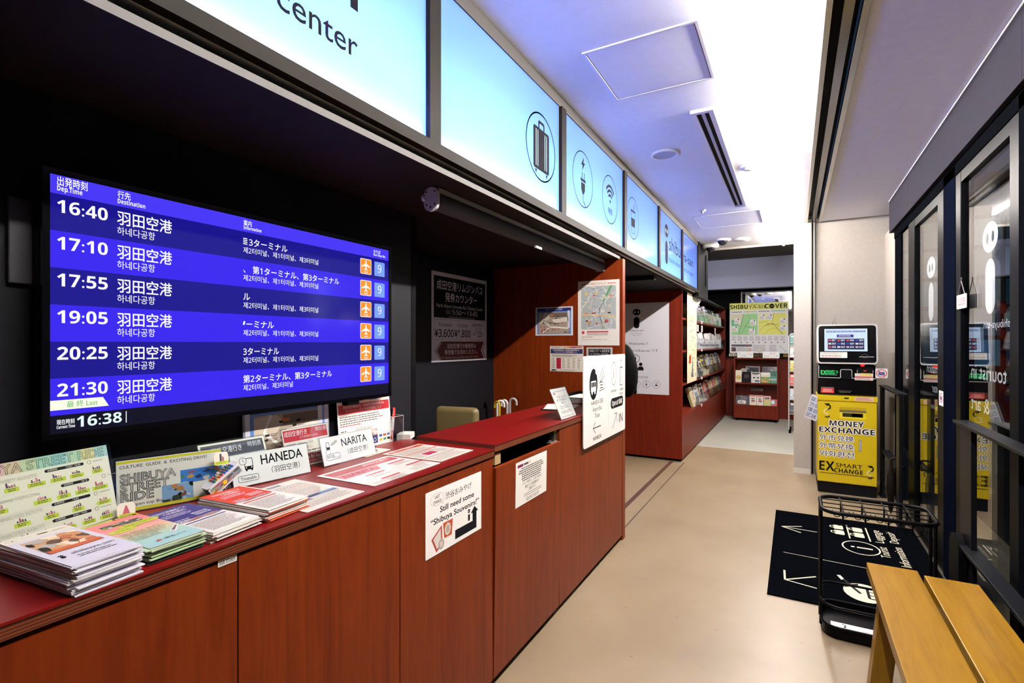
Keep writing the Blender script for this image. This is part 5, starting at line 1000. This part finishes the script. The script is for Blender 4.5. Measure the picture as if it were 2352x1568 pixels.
for i, z in enumerate(SH): build('acrylic_front', B(-1.158, 7.18, z, -1.154, 10.5, z+.15, ACRYL), t, 'clear acrylic retaining strip')
s = Sheet(.83, 1.11, 83, '#cfcdd6', .002); s.r(0, 44.5, 83, .15, '#b9b6bc'); s.r(0, 86, 83, .15, '#b9b6bc'); s.up()
# poster spans x -2.13 .. -1.30, the left part stays behind the wooden divider
ox = 44; s.logo_i(ox, 7, 24, INK, '#c9c6cc'); s.tx('shibuya-san', ox, 32, 2.6, '#2b2a30', 'c', w=17, b=-.004); s.tx('tourist information', ox, 36.6, 1.4, '#4a484e', 'c', w=14, b=-.004); s.tx('& art center', ox, 38.8, 1.4, '#4a484e', 'c', w=9, b=-.004)
s.tx('\\\\ Welcome //', 44, 48, 3.2, '#2b2a30', 'c', w=28, b=-.002); s.tx('We are shibuya-san です', 49, 56.5, 3.2, '#2b2a30', 'c', w=42, b=-.002)
s.ring(43, 68, 5, .6, INK); s.tx('i', 43, 65.4, 5, INK, 'c', b=.03); s.c(49, 75, 2.2, INK); s.p([(45.4, 82.5), (45.4, 79.4), (47, 77.6), (51, 77.6), (52.6, 79.4), (52.6, 82.5)], INK); s.p([(38, 77), (42, 79), (41, 82), (38, 82)], INK)
s.tx('SERVICES', 49, 89.5, 2.4, '#3a383e', 'c', w=18, b=-.002)
for x, fn in ((44, 'w'), (56, 'p'), (68, 'c')):
    s.ring(x, 99, 4.7, .3, '#3a383e')
    if fn == 'w': wifi_icon(s, x, 99, 26, INK, False, False)
    if fn == 'p': plug_icon(s, x, 98.6, 26, INK, False)
    if fn == 'c': cup_icon(s, x, 99, 26, INK, False)
solo('welcome_poster', MB().add(s, FB(-2.128, 6.198, .782)), 'large pale welcome poster with dark rounded i figure and service icons', 'poster')
# hanging map at the near end of the shelves
s = Sheet(.69, 1.12, 69, '#d8cfb0', .002); g = random.Random(31); s.r(2, 2, 65, 10, '#dcd6c2'); s.r(2, 13, 65, 28, '#d6d6a4', 3); s.up(); s.gk(16, 4, 36, 1, 3, '#8a8470', 1.6, 2)
for i in range(34): x, y = g.uniform(5, 62), g.uniform(14, 106); s.c(x, y, g.uniform(.8, 3), g.choice(['#9ab58a', '#b9c79a', '#7f8f86', '#c9b48a', '#a8a294']), n=7)
for i in range(18): x, y = g.uniform(5, 50), g.uniform(14, 104); s.ln([(x, y), (x+g.uniform(-6, 14), y+g.uniform(-8, 8)), (x+g.uniform(4, 18), y+g.uniform(-6, 10))], .5, g.choice(['#a89f8a', '#c0a890', '#8f9a8c']))
s.up(); s.r(12, 78, 14, 10, '#c8352a'); s.gk(14, 80, 10, 3, 2.4, '#e8d8cc', 1.2, 3); s.p([(34, 90), (36, 78), (38, 90), (44, 106), (28, 106)], '#5f7078'); [s.gk(g.uniform(6, 40), g.uniform(16, 108), 16, 1, 2, '#7a7466', .9, i) for i in range(20)]
solo('hanging_map', MB().add(s, FL(-1.140, 6.47, .905)), 'tall cream illustrated map hanging at the near end of the leaflet shelves', 'map')
s = Sheet(.28, .16, 100, '#cfcdd0', .002); s.gk(8, 10, 84, 6, 7, '#7a777c', 2.6, 3); k = MB().add(s, frame((-1.135, 7.12, 1.86), (.1, .86, .5), (-.05, -.5, .86))); solo('shelf_talker', k, 'tilted white notice card at the top corner of the leaflet shelves', 'notice')
# leaflets in the four tiers
NTH = ['first', 'second', 'third', 'fourth', 'fifth', 'sixth', 'seventh', 'eighth', 'ninth', 'tenth', 'eleventh', 'twelfth', 'thirteenth', 'fourteenth', 'fifteenth', 'sixteenth']
CN = {'#6a5a86': 'purple', '#26262c': 'black', '#d6d4d8': 'white', '#3f6a5c': 'dark green', '#8a8f96': 'grey', '#4f6e52': 'green', '#d2cfd6': 'pale', '#b9b23a': 'yellow', '#2c3038': 'dark', '#c9a84a': 'ochre', '#c85a2c': 'orange', '#b83a30': 'red', '#3a4a86': 'blue', '#d8cdbc': 'cream', '#6f4a8a': 'violet', '#a89a8a': 'beige', '#2f7a7a': 'teal'}
TIERS = [('bottom', .53, ['#d8cdbc', '#d8cdbc', '#d6d4d8', '#a89a8a', '#d6d4d8', '#c85a2c', '#b83a30', '#c9a84a', '#a89a8a', '#b83a30', '#6f4a8a', '#b9b23a', '#3a4a86', '#6f4a8a'], .27),
         ('third', .915, ['#8a8f96', '#d6d4d8', '#8a8f96', '#d6d4d8', '#b9b23a', '#2c3038', '#c9a84a', '#d6d4d8', '#2c3038', '#b9b23a', '#d6d4d8', '#8a8f96', '#2c3038', '#8a8f96'], .30),
         ('second', 1.315, ['#d6d4d8', '#d2cfd6', '#d6d4d8', '#d2cfd6', '#d6d4d8', '#d6d4d8', '#d2cfd6', '#d6d4d8', '#d2cfd6', '#d6d4d8', '#d2cfd6'], .25),
         ('top', 1.705, ['#d6d4d8', '#26262c', '#6a5a86', '#d6d4d8', '#6a5a86', '#d2cfd6', '#26262c', '#26262c', '#3f6a5c', '#26262c', '#2f7a7a', '#3f6a5c', '#d6d4d8', '#3f6a5c'], .26)]
def cover(w, h, col, seed, kind):
    s = Sheet(w, h, 100, col, .012, rough=.4); g = random.Random(seed); V = s.V; alt = g.choice(['#e0dcd6', '#2b2a30', '#b9a58a', '#7a8aa0'])
    if kind == 'second': s.r(8, V*.3, 30, V*.10, '#6a6670'); s.r(0, V*.62, 100, V*.16, '#8a8692'); s.up(); s.r(10, V*.64, 20, V*.12, '#b86a7a'); s.r(40, V*.64, 24, V*.12, '#6a5a86')
    else:
        s.r(8, V*.08, 84, V*.12, alt); s.photo(6, V*.28, 88, V*.42, [alt, '#5a4a42', '#c8b8a0', '#4a5a50', '#8a6a5a', '#d0ccc8'], 8, seed); s.gk(10, V*.78, 80, 3, V*.06, alt, V*.03, seed)
    return s
cnt = {}
for nm, z, cols, h in TIERS:
    n = len(cols); st = 3.25/n; g = random.Random(int(z*100))
    for i, c in enumerate(cols):
        w = st*.86; hh = h*g.uniform(.9, 1.06); lean = R(g.uniform(12, 18)); y = 7.2+i*st; xb = -1.17-.012*g.random()
        mb = MB().add(cover(w, hh, c, int(z*1000)+i*7, nm), stand_frame(xb-.012, y, z+.004, R(g.uniform(-3, 3)), lean))
        if nm != 'second':
            for q in (1, 2): mb.box(0, 0, -.016*q, w, hh*.98, -.016*q+.012, M(g.choice(cols), .5), X=stand_frame(xb-.012, y+.006*q, z+.004, 0, lean))
        solo('leaflet', mb, f'{CN[c]} leaflet, {NTH[i]} from the near end on the {nm} shelf tier', 'leaflet', f'leaflets on the {nm} shelf tier')
for y in (7.25, 7.6, 9.0):
    s = Sheet(.12, .09, 100, '#cfccd2', .003); s.gk(10, 14, 80, 4, 14, '#4a484e', 6, int(y*9)); solo('price_card', MB().add(s, FL(-1.148, y, 1.56)), f'small pale card under the top shelf, {"near" if y < 7.4 else "middle" if y < 8 else "far"} one of three', 'card', 'cards under the top shelf')
for i, z in enumerate(SH): k = MB().box(-1.150, 7.62, z-.03, -1.144, 7.68, z+.008, M('#d8d4d2', .4)); solo('shelf_clip', k, f'small white clip on the edge of the {["bottom", "third", "second", "top"][i]} leaflet shelf', 'clip', 'clips on the shelf edges')

# ---- free-standing rack at the end of the hall
t = thing('leaflet_rack', 'low red-brown two-tier leaflet rack below the yellow and green map board', 'rack', (-.59, 10.3, 0)); x0, x1, y0, y1 = -.955, -.232, 10.05, 10.40
build('side_panel', B(x0, y0, .05, x0+.025, y1, 1.115, WOODFAR), t); build('side_panel', B(x1-.025, y0, .05, x1, y1, 1.115, WOODFAR), t); build('top_board', B(x0, y0, 1.115, x1, y1, 1.135, WOODFAR), t); build('back_panel', B(x0+.025, y1-.02, .05, x1-.025, y1, 1.115, WOODFAR), t)
build('base_panel', B(x0+.025, y0+.004, .05, x1-.025, y0+.02, .262, WOODFAR), t); build('shelf', B(x0+.025, y0+.002, .262, x1-.025, y1-.02, .288, WOODFAR), t); build('shelf', B(x0+.025, y0+.002, .665, x1-.025, y1-.02, .69, WOODFAR), t)
k = MB(); [k.cyl((x, y, 0), (x, y, .05), .02, BLK, 10) for x in (x0+.05, x1-.05) for y in (y0+.05, y1-.05)]; build('caster', k, t)
s = Sheet(.20, .045, 100, '#8d8884', .003); s.gk(14, 6, 70, 2, 8, '#3a3634', 4, 3); s.r(86, 0, 4, 22, '#d8d4d0'); s.r(6, 0, 4, 22, '#3a3634'); build('name_plate', MB().add(s, FB(-.69, y1-.024, .52)), t, 'grey name plate')
RK = [('cream flyer with a gold disc', '#d6cfbc', .10, .22, 'g'), ('square black flyer', '#17171b', .145, .195, 'k'), ('white exhibition flyer with black heading', '#d8d6d4', .145, .19, 'b'), ('flyer with green leaves and orange fruit', '#c9ceb8', .15, .19, 'f'), ('teal green flyer with dark writing', '#2f7f6c', .115, .215, 't')]
x = -.928
for i, (lab, c, w, h, kd) in enumerate(RK):
    s = Sheet(w, h, 100, c, .003, rough=.4); V = s.V
    if kd == 'g': s.c(50, V*.6, 42, '#b8923a'); s.up(); s.ln([(50, V*.8), (50, V*.6), (30, V*.45)], 5, '#d8ccb0'); s.ln([(50, V*.6), (70, V*.45)], 5, '#d8ccb0')
    if kd == 'k': s.r(22, V*.2, 56, V*.4, '#232126'); s.up(); [s.c(g_, V*h_, 5, '#6a5a50', n=8) for g_ in (32, 50, 68) for h_ in (.3, .42, .54)]
    if kd == 'b': s.r(8, 8, 84, 14, INK); s.r(12, 28, 60, 6, INK); s.r(20, 58, 18, 20, INK); s.rr(44, 56, 16, 24, 2, 3, INK); s.r(68, 58, 16, 20, INK); s.r(38, 96, 54, 26, '#4a5a7a'); s.gk(8, 96, 24, 3, 9, '#6a6a6e', 4, 2)
    if kd == 'f': s.photo(0, V*.42, 100, V*.58, ['#5a8a3a', '#d8703a', '#3f6a2a', '#e09a50', '#7aa84a'], 20, 5); s.r(6, 6, 80, 20, '#d8dcd8')
    if kd == 't': s.gk(10, 10, 80, 4, 18, '#12211e', 10, 4); s.r(-20, V*.62, 100, 26, '#a9a8a6')
    solo('flyer', MB().add(s, stand_frame(0, 0, 0, 0, 0) if False else frame((x, 10.075+.004*(i % 2), .691), (1, 0, 0), (0, .16, 1))), lab+' on the upper rack tier', 'flyer', 'flyers on the upper tier of the end rack'); x += w+.008
for lab, x, w, h, c in (('round white card behind the cream flyer', -.86, .11, .11, None), ('grey flyer with dark pictures behind the black flyer', -.77, .235, .245, '#8f8c90'), ('framed silver flyer with a bright reflection behind the leaf flyer', -.50, .25, .24, '#55505a')):
    if c is None: mb = MB().cyl((x+.055, 10.22, .885), (x+.055, 10.224, .885), .058, M('#b9aca4', .5), 24); mb.box(x+.05, 10.224, .69, x+.06, 10.228, .90, M('#b9aca4', .5))
    else: s = Sheet(w, h+.05, 100, c, .004, rough=.15); s.photo(8, 10, 84, 40, ['#2a282e', '#5a5660', '#d2ced6', '#3a3a44'], 12, int(w*1000)); mb = MB().add(s, frame((x, 10.20, .69), (1, 0, 0), (0, .14, 1)))
    solo('flyer', mb, lab+' on the upper rack tier', 'flyer', 'flyers on the upper tier of the end rack')
RK = [('dark grey landscape flyer with a white cloud shape', '#45424e', .225, .165, 0), ('white flyer with a dark red car, left of the two,', '#dcd6d2', .108, .18, 1), ('white flyer with a dark red car, right of the two,', '#dcd6d2', .108, .18, 1), ('pink and green sightseeing flyer', '#d8a09a', .115, .175, 2), ('flyer with a painted pale glare at the right end', '#a9b0a0', .105, .12, 3)]
x = -.928
for i, (lab, c, w, h, kd) in enumerate(RK):
    s = Sheet(w, h, 100, c, .003, rough=.3); V = s.V
    if kd == 0: s.p(rrect(15, V*.52, 78, V*.92, 12), '#d6d0cc'); s.gk(40, 10, 50, 3, 9, '#8a8690', 4, 3); s.c(40, 5, 3, '#e0dcd8'); s.up(); s.gk(24, V*.6, 44, 3, 8, '#55505a', 4, 4)
    if kd == 1: s.r(8, 6, 84, 16, '#c83a34'); s.gk(10, 28, 80, 2, 9, '#c86a60', 4, 5); s.c(48, 62, 28, '#4a4a50', 10); s.c(54, 96, 32, '#8a2c24', 14); s.r(0, V-14, 70, 10, '#d8d04a'); s.gk(10, 120, 80, 2, 9, '#8a7a74', 4, 7)
    if kd == 2: s.r(0, V*.5, 100, V*.5, '#b9c07a'); s.up(); s.photo(20, 26, 60, 24, ['#3a4a42', '#8a5a58', '#c9b83a'], 8, 4); s.c(40, 80, 26, '#c6cf46', 14)
    if kd == 3: s.photo(0, 0, 100, V, ['#c84a5a', '#3a3a40', '#d8d4d0', '#4f8a6a'], 14, 9); s.r(0, 20, 50, 60, '#b9e6ea', 8)  # pale patch painted on the last flyer stands for its glare
    solo('flyer', MB().add(s, frame((x, 10.075+.004*(i % 2), .289), (1, 0, 0), (0, .16, 1))), lab+' on the lower rack tier', 'flyer', 'flyers on the lower tier of the end rack'); x += w+.006
for x, lab, sd in ((-.905, 'white picture card standing on the left of the end rack top', 1), (-.485, 'white picture card standing on the right of the end rack top', 2)):
    s = Sheet(.265, .115, 100, '#e2e6e8', .003); cl = ['#6fb8b0', '#e0963a', '#3f9ab8', '#d86a5a', '#8a8ad0']; g = random.Random(sd)
    for i in range(5): xx, yy = 8+i*18, g.uniform(6, 26); s.rr(xx, yy, 11, 11, 2, 2, cl[i])
    solo('picture_card', MB().add(s, frame((x, 10.12, 1.136), (1, 0, 0), (0, .3, 1))), lab, 'card')
k = MB(); k.cyl((-.545, 10.16, 1.136), (-.545, 10.16, 1.142), .035, M('#c8342a', .4), 16); k.cyl((-.545, 10.16, 1.142), (-.545, 10.16, 1.25), .003, DSTEEL, 8); k.prism(arc(0, 0, .05, 0, 360, 20, .032), 0, .002, M('#c9c4c0', .5), FB(-.545, 10.157, 1.27)); solo('card_holder', k, 'small wire card holder with a red base between the two picture cards', 'card holder')
# ---- map board
s = Sheet(.988, .95, 100, '#f0f2fa', .01); s.r(0, 0, 100, 13, '#eaef80'); s.up(); BKI = '#17171a'
s.tx('SHIBU', 1, 3.6, 7.6, BKI, w=31, b=.03); s.tx('YA-bis', 33, 4.6, 6.4, BKI, w=29, b=-.006, skew=.12); s.ln([(36, 3.4), (62, 5.4)], .5, BKI); s.tx('C', 61, 3.6, 7.6, BKI, w=7.5, b=.03); s.c(73, 7.4, 4.4, BKI); s.tx('VER', 78.5, 3.6, 7.6, BKI, w=20.5, b=.03); s.up(2); s.tx('vol.2', 73, 6.2, 2, '#d3d873', 'c', w=5.4)
s.gk(4, 16.4, 20, 1, 2, '#5a5a50', 1.4, 2); s.r(25, 16, 22, 2, '#d3d873'); s.r(72, 15.6, 24, 2, '#9fd8a4'); s.gk(51, 16, 20, 1, 2, '#5a5a50', 1.4, 3)
s.r(3, 21, 46, 40, '#a4e0a0'); s.r(51, 21, 46, 40, '#eef07a'); s.up(); s.p([(3, 21), (25, 21), (19, 44), (3, 40)], '#e2e3c6'); s.up(); s.p([(3, 32), (8, 32), (18, 44), (3, 44)], '#74bf94'); s.up()
for pts in ([(32, 21), (36, 30), (20, 60)], [(24, 44), (47, 50)], [(28, 42), (36, 50), (38, 60)]): s.ln(pts, .5, '#4f9a62')
for pts in ([(52, 54), (66, 40), (82, 42), (88, 36)], [(60, 60), (70, 50), (80, 48), (92, 58)], [(60, 44), (80, 42), (94, 50)], [(52, 38), (66, 36)]): s.ln(pts, .5, '#8fa84a')
for i in range(14): a, b = 24-i*.62, 22+i*2.85; s.r(a, b, 1.1, 1.3, BKI)
for i in range(6): s.r(75.4-i*.3, 22+i*2.6, 1, 1.2, BKI)
for i in range(9): s.r(74.6+i*1.9, 40+i*2.4, 1.1, 1.2, BKI)
s.ln([(64, 42), (74, 39.5), (75, 42)], 1.4, '#d8706a'); s.up()
for x, y in ((8, 29), (4, 44), (36, 32), (34, 49), (52, 22), (64, 22), (86, 30), (86, 43)): s.r(x, y, 10.5, 11, '#f4f5fa', .6); s.up(); s.gk(x+1, y+5, 8, 3, 1.8, '#8a8a98', .7, x); s.r(x+6.5, y+1, 2.2, 2.4, '#55555e'); s.L -= 1
for i in range(9): s.gk(4+i*10.4, 64, 8.5, 5, 1.8, '#9a9aa8', .7, i); s.r(9+i*10.4, 74.5, 2, 2, '#4a4a52')
s.r(3, 79.5, 36, 4, '#5f5c6e'); s.photo(3, 85, 8, 8, ['#4a2a40', '#8a5a6a', '#c8a888'], 8, 3); s.gk(13, 85.5, 18, 4, 2, '#8a8a98', .8, 3); s.rr(29, 80, 4, 4, .4, .8, '#c8504a'); s.rr(34, 87, 4, 5, .4, .8, '#b8323a'); s.rr(29, 87, 4, 5, .4, .8, '#a8b04a'); s.gk(41, 81, 24, 6, 2, '#9a9aa8', .8, 4); s.gk(69, 81, 14, 6, 2, '#9a9aa8', .8, 5); [s.rr(86+i*4, 82+i*4, 3, 3, .6, .5, '#8ab0a8') for i in range(3)]
t = thing('map_board', 'large yellow and green neighbourhood map board behind the end rack', 'board', (-.58, 10.58, 1.15)); build('panel', MB().add(s, FB(-1.076, 10.575, 1.212)), t)
for x in (-.95, -.22): build('foot', B(x, 10.565, 1.15, x+.05, 10.62, 1.213, BLK), t, 'black foot')
# half wall, ledge, mirror
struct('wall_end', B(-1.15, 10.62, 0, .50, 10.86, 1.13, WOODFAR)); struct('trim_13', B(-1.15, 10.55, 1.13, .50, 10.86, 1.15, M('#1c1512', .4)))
mm = bpy.data.materials.new('mirror_silver'); mm.use_nodes = True; b_ = mm.node_tree.nodes['Principled BSDF']; b_.inputs['Metallic'].default_value = 1; b_.inputs['Roughness'].default_value = .015; b_.inputs['Base Color'].default_value = (.9, .92, .93, 1)
t = thing('wall_mirror', 'tall mirror above the half wall reflecting the ceiling', 'mirror', (-.45, 10.84, 1.15)); build('mirror_glass', B(-.88, 10.84, 1.15, -.03, 10.86, 2.405, mm), t); build('edge_trim', B(-.90, 10.835, 1.15, -.88, 10.86, 2.405, M('#d8d4cc', .4)), t)
build('edge_trim', B(-.03, 10.835, 1.15, -.012, 10.86, 2.405, M('#3a3634', .4)), t)
for i in range(5): k = MB().box(-1.09+i*.035, 10.58, 1.15, -1.062+i*.035, 10.70, 1.15+.05+.006*(i % 3), M(['#d6cfbc', '#c9b48a', '#d8d4cc', '#b9a58a', '#d0c8b4'][i], .5)); solo('book', k, f'small cream book on the dark ledge left of the map board, {NTH[i]} from the left', 'book', 'small books on the dark ledge')
solo('cardboard_box', MB().box(-.72, 10.63, 1.15, -.46, 10.8, 1.26, M('#8a6a42', .6)), 'brown cardboard box on the ledge behind the card holder', 'box'); solo('cardboard_box', MB().box(-.17, 10.62, 1.15, -.09, 10.8, 1.24, M('#a08050', .6)), 'brown cardboard box on the ledge at its right end', 'box')
# ---- white wire leaflet rack seen past the column
t = thing('wire_rack', 'white wire leaflet rack half hidden behind the white column', 'rack', (.01, 9.1, 0)); WR = M('#c9ccd0', .4); x0, x1 = -.066, .085
k = MB()
for y in (9.0, 9.32): k.tube([(x1, y, .06), (x1, y, 1.5), (x1-.03, y, 1.545), (x0+.03, y, 1.545), (x0, y, 1.5), (x0, y, .06)], .008, WR, 8)
build('frame', k, t); lv = [.30, .52, .74, .96, 1.18, 1.36]
for z in lv: k = MB(); [k.tube([(x0, 9.0, z+d), (x1, 9.0, z+d), (x1, 9.32, z+d), (x0, 9.32, z+d)], .005, WR, 6, True) for d in (0, .05)]; build('basket', k, t)
k = MB(); [k.cyl((x, y, 0), (x, y, .06), .018, BLK, 10) for x in (x0+.015, x1-.015) for y in (9.02, 9.3)]; build('caster', k, t)
for i, (z, c, nm) in enumerate(zip(lv, ['#2c3038', '#b9c4cc', '#c8504a', '#b8b04a', '#d8d4d2', '#2f7a7a'], ('dark', 'pale blue', 'red', 'yellow', 'white', 'teal'))):
    s = Sheet(.12, .17, 100, c, .004, rough=.35); s.r(10, 12, 80, 20, '#d8d4d0'); s.c(60, 90, 24, '#a8323a' if i % 2 else '#4a5a50'); solo('leaflet', MB().add(s, frame((-.052, 9.03, z+.006), (1, 0, 0), (0, .2, 1))), f'{nm} leaflet in the white wire rack, {NTH[i]} basket from the bottom', 'leaflet', 'leaflets in the wire rack')
